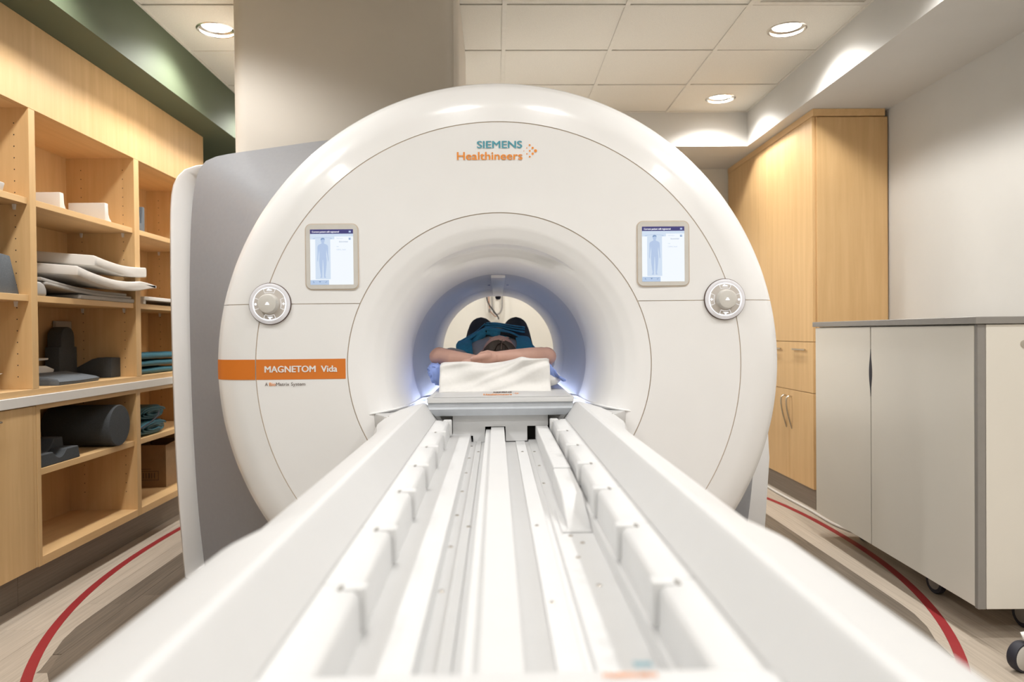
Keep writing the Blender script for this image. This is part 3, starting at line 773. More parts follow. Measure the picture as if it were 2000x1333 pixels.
box('edge_strip', XF-.0035, XF+.010, YS[0]-.1, YS[3]+DT[3], .8495, .8912, 'coil', wt, .002)
bs = thing('base_shelving', 'open maple base shelves beneath the worktop holding the bolster', 'base cabinet', (-2.1, 3.9, 0))
BY = [3.096, 3.943, 4.85]; BD = [.026, .044, .042]
for y, d in zip(BY, BD):
    u = box('upright', XL+.005, XF, y, y+d, .165, .849, 'maple', bs, .001)
    pinholes('pin_holes', (-1.995, -2.215), y-.0006, .30, .80, u)
box('back_panel', XL+.001, XL+.0065, BY[0], BY[2]+BD[2], .165, .849, 'maple', bs, 0)
for a in range(2):
    ya, yb = BY[a]+BD[a], BY[a+1]
    box('bottom_panel', XL+.007, XF, ya, yb, .165, .203, 'maple_y', bs, .001)
    box('top_rail', XL+.007, XF-.001, ya, yb, .828, .849, 'maple_y', bs, 0)
    box('shelf', XL+.008, XF-.012, ya+.0015, yb-.0015, .545, .573, 'maple_y', bs, .001)
box('toe_kick', XL+.01, -2.025, BY[0], BY[2]+BD[2], .001, .1645, 'kick', bs, 0)
bc = thing('base_cabinet', 'closed maple base cabinet with plain door beneath the worktop', 'base cabinet', (-2.1, 2.6, 0))
box('body', XL+.005, XF-.022, 2.06, 3.094, .165, .849, 'maple', bc, 0)
dr = box('door', XF-.021, XF, 2.07, 3.072, .168, .846, 'maple', bc, .0015)
box('stile', XF-.021, XF-.001, 3.0745, 3.094, .168, .846, 'maple', bc, .001)
hp = pX(0, 826, -1.92)
tube('handle', [(XF-.001, hp.y+.02, hp.z), (XF+.02, hp.y+.0, hp.z), (XF+.026, hp.y-.06, hp.z), (XF+.02, hp.y-.12, hp.z), (XF-.001, hp.y-.14, hp.z)], .005, 'chrome', dr)
box('toe_kick', XL+.01, -2.025, 2.06, 3.094, .001, .1645, 'kick', bc, 0)
# ---- things on the shelves
CTOP = .9184
def yx(x, X, y=650): return pX(x, y, X).y
def cradle(x0, x1, y, z, h, label):
    P = [(y, z+.0005), (y+.062, z+.0005), (y+.060, z+.010), (y+.045, z+.020), (y+.034, z+.040), (y+.030, z+h), (y, z+h)]
    tag(prism('positioning_cradle', P, 0, x0, x1, 'coil', None, .003, 2), label, 'cradle')
cradle(-2.235, -2.005, yx(117, -2.005, 380), SH1, .088, 'white L-shaped plastic cradle against the upright on the top shelf')
cradle(-2.145, -1.962, yx(205, -1.962, 410), SH1, .093, 'white L-shaped plastic cradle alone toward the far end of the top shelf')
tag(prism('plastic_tray', [(-2.15, SH1+.0005), (-1.96, SH1+.0005), (-1.95, SH1+.035), (-1.965, SH1+.04), (-2.16, SH1+.04)], 1, 2.62, yx(13, -1.955), 'coil', None, .004, 2), 'small white plastic tray on the top shelf of the end bay', 'tray')
yw = yx(38, -1.97, 570)
tag(prism('foam_wedge', [(2.62, SH2+.0005), (yw, SH2+.0005), (yw-.055, SH2+.155), (2.62, SH2+.185)], 0, -2.19, -1.97, 'foam2', None, .004, 2), 'slate grey foam wedge on the middle shelf of the end bay', 'wedge')
yd = yx(25, -1.975, 712)
v, f = loft([[Vector((-2.08+a*c_, yd-.25+b*s_, z)) for c_, s_ in [(math.copysign(abs(math.cos(t))**.5, math.cos(t)), math.copysign(abs(math.sin(t))**.5, math.sin(t))) for t in [2*PI*k/32 for k in range(32)]]] for a, b, z in ((.06, .15, CTOP+.0005), (.10, .24, CTOP+.065), (.105, .25, CTOP+.070), (.098, .24, CTOP+.067), (.055, .14, CTOP+.008))])
tag(obj('plastic_dish', v, f, 'coil', None, angle=40), 'white flared plastic dish on the worktop of the end bay', 'dish')
# stack of receive coils on middle shelf
def slab_path(name, path, x0, x1, th, mat, par=None, bev=.006, label=None, cat=None, endtaper=0, narrow=0):
    pts = catmull([(0, p[0], p[1]) for p in path], 8)
    n = len(pts); lo = [(p.y, p.z) for p in pts]; hi = []
    for k, p in enumerate(pts):
        tk = th*(1-endtaper*max(0, (k/(n-1)-.7)/.3)); hi.append((p.y, p.z+tk))
    o = prism(name, lo+list(reversed(hi)), 0, x0, x1, mat, par, bev, 2, 35)
    if narrow:
        off = wm(par).translation; xa, xb = x0-off.x, x1-off.x
        for v in o.data.vertices:
            t = sm(narrow, 3.94, v.co.y+off.y); q = (xb-v.co.x)/(xb-xa)
            v.co.z += .085*(xb-v.co.x)*(1-t)
            v.co.x = xb-q*((xb-xa)*(1-t)+.052*t)
    if label: tag(o, label, cat)
    return o
z = SH2+.0006
slab_path('flat_pad', [(3.45, z), (3.65, z), (3.953, z)], -2.22, -1.94, .021, 'coilgrey', None, .006, 'flat taupe pad at the bottom of the coil stack', 'pad')
slab_path('coil_pad', [(3.20, z+.050), (3.40, z+.032), (3.60, z+.022), (3.93, z+.0215)], -2.24, -1.945, .012, 'coilgrey', None, .003, 'thin grey curved pad directly on the flat taupe pad', 'pad')
slab_path('coil_pad', [(3.175, z+.068), (3.36, z+.048), (3.58, z+.0345), (3.90, z+.0340)], -2.24, -1.955, .014, 'coilgrey', None, .003, 'thin dark grey curved pad beneath the white coils', 'pad')
c2 = thing('receive_coil', 'white curved MRI coil with pointed tip, lower of the two white ones', 'coil', (-2.08, 3.6, SH2+.06))
slab_path('shell', [(3.33, z+.098), (3.48, z+.073), (3.66, z+.056), (3.84, z+.058), (3.98, z+.076), (4.09, z+.090)], -2.24, -1.885, .047, 'coil', c2, .012, endtaper=.8, narrow=3.70)
c1 = thing('receive_coil', 'white curved MRI coil lying on top of the coil stack', 'coil', (-2.08, 3.6, SH2+.14))
slab_path('shell', [(3.50, z+.158), (3.66, z+.140), (3.82, z+.132), (4.01, z+.142)], -2.24, -1.90, .052, 'coil', c1, .013, narrow=3.70)
tag(prism('coil_block', [(3.122, z), (3.21, z), (3.208, z+.03), (3.195, z+.050), (3.17, z+.060), (3.122, z+.0605)], 0, -2.10, -1.95, 'coilgrey', None, .010, 3), 'rounded light grey block holding up the end of the coil stack', 'block')
# worktop bay 2
tag(box('panel_board', -2.288, -2.272, yx(106, -2.28), 3.945, CTOP+.0005, CTOP+.30, 'coilgrey', None, .002), 'beige upright board leaning at the back of the worktop', 'board')
ya, yb_ = yx(115, -2.19), yx(150, -2.19); ym_ = (ya+yb_)/2; hw = (yb_-ya)/2
hp_ = [(ya, CTOP+.0005), (yb_, CTOP+.0005), (yb_, CTOP+.165), (yb_-.02, CTOP+.167)]
hp_ += [(ym_+(hw-.02)*math.cos(t), CTOP+.21+(hw-.02)*math.sin(t)) for t in [PI*k/12 for k in range(13)]]
hp_ += [(ya+.02, CTOP+.167), (ya, CTOP+.165)]
tag(prism('foam_support', hp_, 0, -2.262, -2.19, 'foam', None, .004, 2), 'tall charcoal foam support with rounded top standing on the worktop', 'support')
hc = thing('head_coil', 'small white angular head rest behind the dished pad on the worktop', 'head rest', (-2.2, 3.45, CTOP))
yh_ = yx(106, -2.13)
prism('cup', [(yh_-.2, CTOP+.001), (yh_-.035, CTOP+.001), (yh_, CTOP+.062), (yh_-.06, CTOP+.080), (yh_-.2, CTOP+.086)], 0, -2.26, -2.13, 'coil', hc, .006, 2)
prism('rim', [(yh_-.2, CTOP+.100), (yh_, CTOP+.106), (yh_+.002, CTOP+.116), (yh_-.2, CTOP+.116)], 0, -2.28, -2.16, 'coil', hc, .003, 2)
prism('neck', [(yh_-.19, CTOP+.08), (yh_-.10, CTOP+.08), (yh_-.10, CTOP+.104), (yh_-.19, CTOP+.104)], 0, -2.26, -2.18, 'coil', hc)
yb1 = yx(216, -2.02)
tag(prism('foam_wedge', [(-2.02, CTOP+.0005), (-2.02, CTOP+.103), (-2.09, CTOP+.106), (-2.12, CTOP+.098), (-2.268, CTOP+.018), (-2.268, CTOP+.0005)], 1, yb1, 3.952, 'foam', None, .003, 2), 'charcoal foam wedge block with sloped back at the far end of the worktop bay', 'wedge')
fp = thing('foam_pad', 'flat charcoal foam pad with dished top on the worktop', 'pad', (-2.04, 3.4, CTOP))
y0_, y1_ = yx(113, -1.945), yx(193, -1.955)
v, f = loft([[Vector((XA, YA, ZA)) for XA, YA, ZA in row] for row in (
    [(-2.12, y0_, CTOP+.0006), (-1.945, y0_, CTOP+.0006), (-1.945, y0_+.15, CTOP+.0006), (-1.958, y1_-.005, CTOP+.0006), (-2.12, y1_-.005, CTOP+.0006)],
    [(-2.12, y0_, CTOP+.034), (-1.942, y0_, CTOP+.016), (-1.942, y0_+.15, CTOP+.014), (-1.955, y1_, CTOP+.016), (-2.12, y1_, CTOP+.034)],
    [(-2.11, y0_+.01, CTOP+.050), (-1.956, y0_+.01, CTOP+.027), (-1.956, y0_+.15, CTOP+.024), (-1.968, y1_-.012, CTOP+.025), (-2.11, y1_-.012, CTOP+.050)],
    [(-2.08, y0_+.04, CTOP+.044), (-1.978, y0_+.04, CTOP+.026), (-1.978, y0_+.14, CTOP+.023), (-2.0, y0_+.2, CTOP+.032), (-2.08, y0_+.2, CTOP+.044)])])
obj('cushion', v, f, 'foam2', fp, angle=50)
# bay 3
sl = [(4.10, SH1+.0005), (4.185, SH1+.0005), (4.185, SH1+.15), (4.165, SH1+.15), (4.16, SH1+.12), (4.15, SH1+.085), (4.148, SH1+.055), (4.132, SH1+.055), (4.13, SH1+.085), (4.118, SH1+.12), (4.112, SH1+.15), (4.10, SH1+.18), (4.02, SH1+.18), (4.02, SH1+.0005)]
tag(prism('foam_holder', sl, 0, -2.10, -1.99, 'foam2', None, .003, 2), 'slate blue foam block with slotted notch on the top shelf', 'foam block')
ft = thing('flat_tray', 'thin white flat tray on the middle shelf next to the scanner cover', 'tray', (-2.08, 4.3, SH2))
box('top', -2.2, -1.93, 4.04, 4.72, SH2+.022, SH2+.042, 'coil', ft, .003)
for y in (4.05, 4.66):
    box('foot', -2.18, -1.94, y, y+.03, SH2+.0005, SH2+.0225, 'coil', ft, .002)
def folded(x0, x1, y0, y1, z0, z1, label, mat='teal', sag=.006, seed=1, group=None):
    rnd = random.Random(seed); nx, ny = 8, 16; th = z1-z0
    def lump(u, v, top):
        e = min(min(u, 1-u)*6, min(v, 1-v)*10, 1)
        return (math.sin(v*9+seed)*.3+math.sin(u*7+seed*2)*.3+rnd.uniform(-.2, .2))*sag*(1 if top else .1)-(1-e)*th*.28*(1 if top else -1)*.8
    top = [[Vector((x0+(x1-x0)*i/nx, y0+(y1-y0)*j/ny, z1+lump(i/nx, j/ny, 1))) for j in range(ny+1)] for i in range(nx+1)]
    bot = [[Vector((p.x, p.y, z0+max(0, lump(i/nx, j/ny, 0))*.5)) for j, p in enumerate(r)] for i, r in enumerate(top)]
    vs = [v for r in top for v in r]+[v for r in bot for v in r]; m = ny+1; o_ = (nx+1)*m; fs = []
    for i in range(nx):
        for j in range(ny):
            fs.append((i*m+j, i*m+j+1, (i+1)*m+j+1, (i+1)*m+j)); fs.append((o_+i*m+j, o_+(i+1)*m+j, o_+(i+1)*m+j+1, o_+i*m+j+1))
    for i in range(nx):
        for j in (0, ny): fs.append((i*m+j, (i+1)*m+j, o_+(i+1)*m+j, o_+i*m+j))
    for j in range(ny):
        for i in (0, nx): fs.append((i*m+j, i*m+j+1, o_+i*m+j+1, o_+i*m+j))
    return tag(obj('folded_cloth', vs, fs, mat, None, smooth=True), label, 'folded cloth', group)
for k, nm in enumerate(('lowest', 'middle one', 'topmost')):
    folded(-2.22, -1.985+.004*k, 4.04, 4.62, CTOP+.001+.0415*k, CTOP+.0375+.0415*k, 'folded teal cloth pad on the worktop, %s of three' % nm, seed=3+k, group='folded teal pads on the worktop')
# base bay things
bz = .573
ybol = yx(236, -1.93, 840)
tag(lathe('bolster', [(.0001, .0), (.085, .0), (.101, .012), (.1055, .04), (.1055, .335), (.105, .345), (.102, .3495), (.0001, .351)], (-2.284, ybol, bz+.106), 0, 'foam', None, 56, 50, False), 'large charcoal cylindrical foam bolster on the base shelf', 'bolster')
yc0, yc1 = 3.126, yx(158, -1.95, 880)
Lc = yc1-yc0
def scoop(h, dip, u0, u1):
    P = [(yc0, bz+.0006), (yc1, bz+.0006), (yc1-.014, bz+h)]
    for k in range(13):
        u = u1+(u0-u1)*k/12; P.append((yc0+Lc*u, bz+h-dip*math.sin(PI*k/12)**.8))
    return P+[(yc0, bz+h)]
fc = thing('foam_cradle', 'small charcoal foam cradle with scooped top beside the bolster', 'cradle', (-2.03, (yc0+yc1)/2, bz))
prism('front_wall', scoop(.056, .030, .35, .66), 0, -2.025, -1.953, 'foam', fc, .003, 1)
prism('back_wall', scoop(.098, .050, .35, .75)[:-1]+[(yc0, bz+.098)], 0, -2.12, -2.0255, 'foam', fc, .003, 1)
def rolled(yc, zc, ry, rz, x0, x1, label, seed):
    rnd = random.Random(seed); rings = []
    for i in range(9):
        xx = x0+(x1-x0)*i/8; s = 1-.18*(i in (0, 8))
        rings.append([Vector((xx+rnd.uniform(-.003, .003), yc+ry*s*math.copysign(abs(math.cos(t))**.6, math.cos(t))+rnd.uniform(-.004, .004), zc+rz*s*math.copysign(abs(math.sin(t))**.7, math.sin(t))*(1+.06*math.sin(5*t+seed)))) for t in [2*PI*k/28 for k in range(28)]])
    t = thing('rolled_cloth', label, 'folded cloth', ((x0+x1)/2, yc, zc-rz), group='rolled teal covers on the base shelf')
    v, f = loft(rings); obj('roll', v, f, 'teal', t, smooth=True)
    # loose open fold at the front end
    for q in range(3):
        a = .85-.22*q
        P = [Vector((x1+.004+.003*q, yc+ry*a*math.cos(t)+.01*math.sin(3*t+q), zc+rz*a*math.sin(t)*.9)) for t in [PI*.1+PI*1.7*k/18 for k in range(19)]]
        v, f = tube_geo(P, .006, 6, True); obj('fold', v, f, 'teal', t, smooth=True)
    return t
rolled(4.20, bz+.0415, .19, .040, -2.20, -1.975, 'rolled teal nylon cover, lower of the pair on the base shelf', 5)
rolled(4.22, bz+.122, .18, .038, -2.20, -1.985, 'rolled teal nylon cover, upper of the pair on the base shelf', 9)
tag(tube('cord', catmull([(-1.957, 4.0, bz+.045), (-1.955, 4.12, bz+.07), (-1.953, 4.22, bz+.10), (-1.965, 4.27, bz+.125)], 6), .004, 'rubber'), 'dark cord hanging over the rolled teal covers', 'cord')
cb = thing('cardboard_box', 'open brown cardboard box on the bottom of the base shelves', 'box', (-2.1, 4.2, .204))
bx0, bx1, by0, by1, bz0, bz1 = -2.285, -2.04, yx(324, -2.04, 900), 4.835, .2035, .462
bm = bmesh.new(); g = .004
for q in ((bx0, bx1, by0, by0+g, bz0+g, bz1), (bx0, bx1, by1-g, by1, bz0+g, bz1), (bx0, bx0+g, by0+g, by1-g, bz0+g, bz1), (bx1-g, bx1, by0+g, by1-g, bz0+g, bz1), (bx0, bx1, by0, by1, bz0, bz0+g)): bm_box(bm, *q)
bmobj('body', bm, 'card', cb)
obj('flap', [(bx1+.001, by0+.004, bz1), (bx1+.001, by1-.002, bz1), (bx1+.055, by1-.01, bz1+.03), (bx1+.055, by0+.03, bz1+.03)], [(0, 1, 2, 3)], 'card', cb)
obj('flap', [(bx0+.01, by0-.001, bz1), (bx1-.006, by0-.001, bz1), (bx1-.012, by0-.02, bz1-.085), (bx0+.02, by0-.02, bz1-.085)], [(0, 1, 2, 3)], 'card', cb)
ym = (by0+by1)/2
def fx(name, x0, x1, z0, z1): box(name, x0, x1, by0-.0006, by0-.0001, z0, z1, 'ink_d', cb, 0)
fx('print_line', bx0+.02, bx1-.045, .300, .304); fx('print_line', bx0+.02, bx1-.045, .246, .250); fx('print_line', bx1-.049, bx1-.045, .25, .30)
for k in range(9): fx('print_bar', bx0+.035+.017*k, bx0+.035+.017*k+(.006 if k % 3 else .010), .258, .292)
fx('print_line', bx0+.03, bx1-.09, .313, .317)
# ================================================================== RIGHT TALL CABINET
XC = 1.98; YC0, YC1, YM = 4.50, 6.14, 5.255
tc = thing('tall_cabinet', 'tall maple cabinet with doors, drawers and arched metal handles', 'cabinet', (2.2, 5.3, 0))
box('body', XC+.021, XR-.002, YC0+.004, YC1, .125, 2.46, 'maple', tc, 0)
box('end_panel', XC+.024, XR-.012, YC0-.012, YC0+.0035, .125, 2.455, 'maple', tc, .0015)
box('crown', XC-.002, XR-.03, YC0-.02, YC1, 2.461, 2.504, 'maple_y', tc, .001)
box('toe_kick', XC+.012, XR-.01, YC0, YC1, .001, .1245, 'kick', tc, 0)
for a, b in ((YC0, YM), (YM, YC1)):
    box('upper_door', XC, XC+.020, a+.0015, b-.0015, 1.057, 2.459, 'maple', tc, .0015)
    d = box('drawer', XC, XC+.020, a+.0015, b-.0015, .734, 1.053, 'maple', tc, .0015)
    mid = (a+b)/2
    for yc in (a+.19, b-.17) if a == YC0 else (a+.14, b-.2):
        tube('handle', [(XC+.001, yc-.07, 1.005), (XC-.012, yc-.075, 1.005)], .004, 'chrome', d)
        tube('handle', [(XC+.001, yc+.07, 1.005), (XC-.012, yc+.075, 1.005)], .004, 'chrome', d)
        tube('handle', [(XC-.014, yc-.10, 1.005), (XC-.014, yc+.10, 1.005)], .0058, 'chrome', d)
    for q, (da, db) in enumerate(((a, mid), (mid, b))):
        d = box('lower_door', XC, XC+.020, da+.0015, db-.0015, .128, .730, 'maple', tc, .0015)
        yh = mid+(.045 if q else -.045)
        tube('handle', catmull([(XC+.001, yh, .685), (XC-.020, yh, .688), (XC-.036, yh, .672), (XC-.036, yh, .625), (XC-.024, yh, .56), (XC+.001, yh, .47)], 6), .0055, 'chrome', d)
tag(tube('floor_cable', catmull([(1.935, 6.05, .009), (1.95, 5.5, .009), (1.935, 5.0, .009), (1.945, 4.5, .009), (1.94, 4.15, .009), (1.98, 3.95, .009)], 8), .008, 'coil'), 'white cable along the base of the tall maple cabinet', 'cable')
# ================================================================== MOBILE CART
ct = thing('storage_cart', 'off-white two-door storage cart with grey top on casters', 'cart', (1.72, 2.56, 0), math.radians(-1.7))
CB, CT_ = .122, 1.147
L = .67; W = 1.415
def cbx(n, x0, x1, y0, y1, z0, z1, m, par=ct, bev=.0015):
    o = box(n, x0, x1, y0, y1, z0, z1, m, None, bev)
    o.parent = par; WM[o.name] = Matrix.Identity(4); return o
# the cart is modelled in its own frame (x into the wall side, y along the doors)
cbx('body', .022, L, .022, W, CB, CT_, 'cart')
cbx('end_panel', .030, L-.004, .0, .021, CB+.001, CT_-.001, 'cart')
cbx('corner_edge', .0, .029, .001, .021, CB, CT_, 'cartgrey')
sy = .79
d1 = cbx('door', .0, .020, .0225, sy-.0045, CB+.004, CT_-.004, 'cart')
d2 = cbx('door', .0, .020, sy+.0045, W, CB+.004, CT_-.004, 'cart')
cbx('door_gap', .006, .0215, sy-.0042, sy+.0042, CB+.004, CT_-.004, 'black')
lens_ = [(sy+.014*math.cos(t)*1.0, .93+.105*math.sin(t)) for t in [2*PI*k/32 for k in range(32)]]
o = prism('finger_pull', [(sy+.015*math.sin(PI*k/24)**1.5, .82+.22*k/24) for k in range(25)]+[(sy-.015*math.sin(PI*k/24)**1.5, .82+.22*k/24) for k in range(24, -1, -1)][1:-1], 0, -.0006, .001, 'rubber', None)
o.parent = ct
cbx('top', -.012, L+.002, -.008, W+.012, CT_+.001, CT_+.027, 'cartgrey')
o = lathe('lock', [(.0001, -.003), (.013, -.003), (.014, -.001), (.014, .002)], (.165, -.001, 1.075), 1, 'chrome', None, 24); o.parent = ct
o = box('keyhole', .163, .167, -.0048, -.0042, 1.069, 1.081, 'black', None, 0); o.parent = ct
for (x, y) in ((.26, .14), (.135, .50), (.20, W-.12), (L-.1, .1), (L-.1, W-.12)):
    a = bpy.data.objects.new('caster', None); COL.objects.link(a); a.parent = ct; a.location = (x, y, 0); a.rotation_euler = (0, 0, random.uniform(-.5, .5))
    ii = Matrix.Identity(4)
    for nm, pr, m in (('tyre', [(.030, -.012), (.046, -.012), (.050, -.008), (.050, .008), (.046, .012), (.030, .012)], 'rubber'), ('hub', [(.0001, -.0135), (.030, -.013), (.034, -.011), (.034, .011), (.030, .013), (.0001, .0135)], 'cartgrey')):
        o = lathe(nm, pr, (0, 0, .0505), 0, m, None, 32, caps=False); o.parent = a
    o = box('fork', -.018, .018, -.022, .022, .098, .1215, 'cartgrey', None, .003); o.parent = a
# wheeled stand whose caster shows at the right edge
p = pZ(1996, 1312, 0)
st = thing('wheeled_stand', 'caster wheel of a white wheeled stand beside the storage cart', 'stand', (p.x+.22, p.y-.10, 0))
def leg(ang, r, name='leg'):
    c_, s_ = math.cos(ang), math.sin(ang)
    o = tube('leg', [(0, 0, .17), (c_*r*.5, s_*r*.5, .155), (c_*r, s_*r, .115)], [.022, .018, .014], 'coil', None, 10); o.parent = st
    cx_, cy_ = c_*r, s_*r
    for nm, pr, m in (('tyre', [(.040, -.016), (.047, -.016), (.0495, -.010), (.0495, .010), (.047, .016), (.040, .016)], 'rubber'), ('hub', [(.0001, -.020), (.038, -.019), (.043, -.015), (.043, .015), (.038, .019), (.0001, .020)], 'castergrey')):
        q = lathe(nm, pr, (0, 0, .0497), 1, m, None, 40, caps=False); q.location = (cx_, cy_, 0); q.rotation_euler = (0, 0, .25); q.parent = st
for k in range(5): leg(math.atan2(.10, -.22)+2*PI*k/5, .2417)
o = tube('pole', [(0, 0, .15), (0, 0, 1.5)], .016, 'chrome', None, 14); o.parent = st
# pink petal decoration on wall
pk = pX(2000, 530, XR-.012)
fl_ = thing('wall_flower', 'deep pink flower decoration on the right wall above the cart', 'decoration', (XR-.003, pk.y-.03, pk.z))
for k in range(6):
    a = 2*PI*k/6+.2
    P = [Vector((XR-.004-.012*math.sin(PI*u), pk.y-.034+(.004+.034*u)*math.cos(a)+.010*math.sin(PI*u)*w_*-math.sin(a), pk.z+(.004+.034*u)*math.sin(a)+.010*math.sin(PI*u)*w_*math.cos(a))) for u, w_ in ((0, 0), (.35, -1), (.7, -1), (1, -.5), (1, .5), (.7, 1), (.35, 1))]
    obj('petal', P, [tuple(range(7))], 'pink', fl_)
lathe('centre', [(.008, -.010), (.006, -.014), (.0001, -.015)], (XR-.001, pk.y-.034, pk.z), 0, 'logo_o', fl_, 16)
# hook and cables on the back wall, seen through the bore
hk = thing('wall_hook', 'grey oblong loop bracket hanging on the cream wall beyond the bore', 'hook', (.012, YF, 1.45))
box('mount_plate', -.05, .075, YF-.012, YF-.0005, 1.47, 1.60, 'bezel', hk, .004, 2)
lp = [(-.030, YF-.035, 1.56), (-.030, YF-.05, 1.38), (-.026, YF-.05, 1.335), (-.010, YF-.05, 1.302), (.012, YF-.05, 1.290), (.034, YF-.05, 1.302), (.050, YF-.05, 1.335), (.054, YF-.05, 1.38), (.054, YF-.035, 1.56)]
tube('loop', catmull(lp, 6), .0075, 'cartgrey', hk, 10)
box('indicator', .004, .020, YF-.02, YF-.011, 1.425, 1.433, plain('green_light', (.3, .7, .1), .4), hk, .001)
box('indicator_stem', .0, .024, YF-.014, YF-.001, 1.42, 1.48, 'coil', hk, .002)
tube('black_lead', catmull([(-.055, YF-.02, 1.56), (-.075, YF-.03, 1.44), (-.055, YF-.06, 1.37), (-.01, YF-.065, 1.305), (.018, YF-.06, 1.265), (.022, YF-.06, 1.245)], 6), .0055, 'web', hk)
tube('orange_lead', catmull([(-.045, YF-.015, 1.56), (-.058, YF-.02, 1.44), (-.050, YF-.03, 1.33), (-.02, YF-.04, 1.285), (.005, YF-.04, 1.27), (.018, YF-.04, 1.30)], 6), .0028, 'orangewire', hk)
box('lead_clip', -.062, -.042, YF-.035, YF-.015, 1.305, 1.335, 'cartgrey', hk, .003)
# ================================================================== BEDDING
TT = .9165
def pil(name, x0, x1, y0, y1, z0, z1, mat, label, cat):
    n = 32; rings = []
    m = 9
    for k in range(m+1):
        t = -PI/2+PI*k/m; s = max(.02, math.cos(t))**.45; z = (z0+z1)/2+(z1-z0)/2*math.sin(t)
        rings.append([Vector(((x0+x1)/2+(x1-x0)/2*s*math.copysign(abs(math.cos(a))**.45, math.cos(a)), (y0+y1)/2+(y1-y0)/2*s*math.copysign(abs(math.sin(a))**.45, math.sin(a)), z+.004*math.sin(3*a)*math.cos(t))) for a in [2*PI*q/n for q in range(n)]])
    v, f = loft(rings); return tag(obj(name, v, f, mat, None, smooth=True), label, cat)
pil('pillow', -.225, .252, 2.71, 3.02, TT+.001, TT+.082, 'linen', 'white pillow under the draped linen on the tabletop', 'pillow')
# draped linen cloth
rnd = random.Random(2)
def cloth():
    NX, top, rows = 44, [], []
    path = [(2.665, .9185), (2.672, .922), (2.690, .945), (2.698, .975), (2.703, 1.003), (2.712, 1.019), (2.735, 1.026), (2.78, 1.020), (2.84, 1.013), (2.90, 1.008)]
    pp = catmull([(0, a, b) for a, b in path], 4)
    for k, p in enumerate(pp):
        v_ = k/(len(pp)-1); row = []
        for i in range(NX+1):
            u = i/NX; x = -.207+.402*u-.006*(1-v_)*(1-2*u)
            fr = sm(0, .3, v_)*(1-sm(.62, .8, v_))
            fold = .0055*math.sin((u*2.2+v_*1.5)*5.5)+.004*math.sin((u*1.1-v_*2.6)*9+1)
            fold += .010*math.exp(-((v_*1.6-u*1.0-.02)/.055)**2)+.007*math.exp(-((v_*1.25-u*.8+.22)/.05)**2)
            z = p.z+.010*sm(.55, .75, u)*sm(.2, .5, v_)-.006*math.exp(-((u-.42)/.12)**2)*sm(.3, .5, v_)+.006*math.exp(-((u-.75)/.05)**2)*sm(.35, .5, v_)
            z -= .004*(1-sm(0, .03, u))+.004*sm(.97, 1, u)
            row.append(Vector((x, p.y-fold*fr*1.3, max(z+fold*.35*fr, .918))))
        rows.append(row)
    n = NX+1
    low = [[q+Vector((0, .003, -.0025)) for q in r] for r in rows]
    vs = [q for r in rows for q in r]+[q for r in low for q in r]; fs = []; o_ = len(rows)*n
    for k in range(len(rows)-1):
        for i in range(NX):
            fs.append((k*n+i, k*n+i+1, (k+1)*n+i+1, (k+1)*n+i)); fs.append((o_+k*n+i, o_+(k+1)*n+i, o_+(k+1)*n+i+1, o_+k*n+i+1))
    for k in range(len(rows)-1):
        for i in (0, NX): fs.append((k*n+i, (k+1)*n+i, o_+(k+1)*n+i, o_+k*n+i))
    for i in range(NX):
        for k in (0, len(rows)-1): fs.append((k*n+i, k*n+i+1, o_+k*n+i+1, o_+k*n+i))
    return vs, fs
v, f = cloth(); tag(obj('linen_cloth', v, f, 'linen', None, smooth=True), 'creased white linen cloth draped over the head pillow', 'cloth')
# pale blue sheet hanging out at both sides of the pillow
def bundle(secs, seed):
    rnd = random.Random(seed); rings = []
    for y, P in secs:
        Q = catmull([(a, 0, b) for a, b in P+[P[0]]], 5)[:-1]
        rings.append([Vector((q.x+rnd.uniform(-.003, .003), y+rnd.uniform(-.004, .004), q.z+rnd.uniform(-.003, .003))) for q in Q])
    return loft(rings)
bsheet = thing('blue_sheet', 'pale blue sheet showing at both sides under the elbows', 'sheet', (0, 2.85, TT))
SLs = [(-.18, .985), (-.215, 1.012), (-.250, 1.016), (-.262, 1.000), (-.258, .978), (-.250, .955), (-.230, .938), (-.205, .935)]
def shr(P, k, c): return [(c[0]+(a-c[0])*k, c[1]+(b-c[1])*k) for a, b in P]
v, f = bundle([(2.745, shr(SLs, .75, (-.22, .975))), (2.752, shr(SLs, .95, (-.22, .975))), (2.80, SLs), (2.87, SLs), (2.94, shr(SLs, .97, (-.22, .975))), (3.0, shr(SLs, .8, (-.22, .975)))], 3)
obj('drape', v, f, 'bluesheet', bsheet, smooth=True)
SRs = [(.165, .985), (.185, 1.010), (.205, 1.010), (.222, .990), (.243, .965), (.264, .950), (.258, .944), (.225, .962), (.190, .966)]
v, f = bundle([(2.735, shr(SRs, .75, (.215, .98))), (2.742, shr(SRs, .95, (.215, .98))), (2.79, SRs), (2.87, SRs), (2.94, shr(SRs, .97, (.215, .98))), (3.0, shr(SRs, .8, (.215, .98)))], 8)
obj('drape', v, f, 'bluesheet', bsheet, smooth=True)
# ================================================================== PERSON (lying face up, head toward the table end)
pe = thing('person', 'person lying in the bore in a blue vest, arms folded above the head', 'person', (TC, 3.5, TT))
def limb(path, rad, n=14, flat=1.0, up=None): return tube_geo(path, rad, n, True, flat, up)
G = []
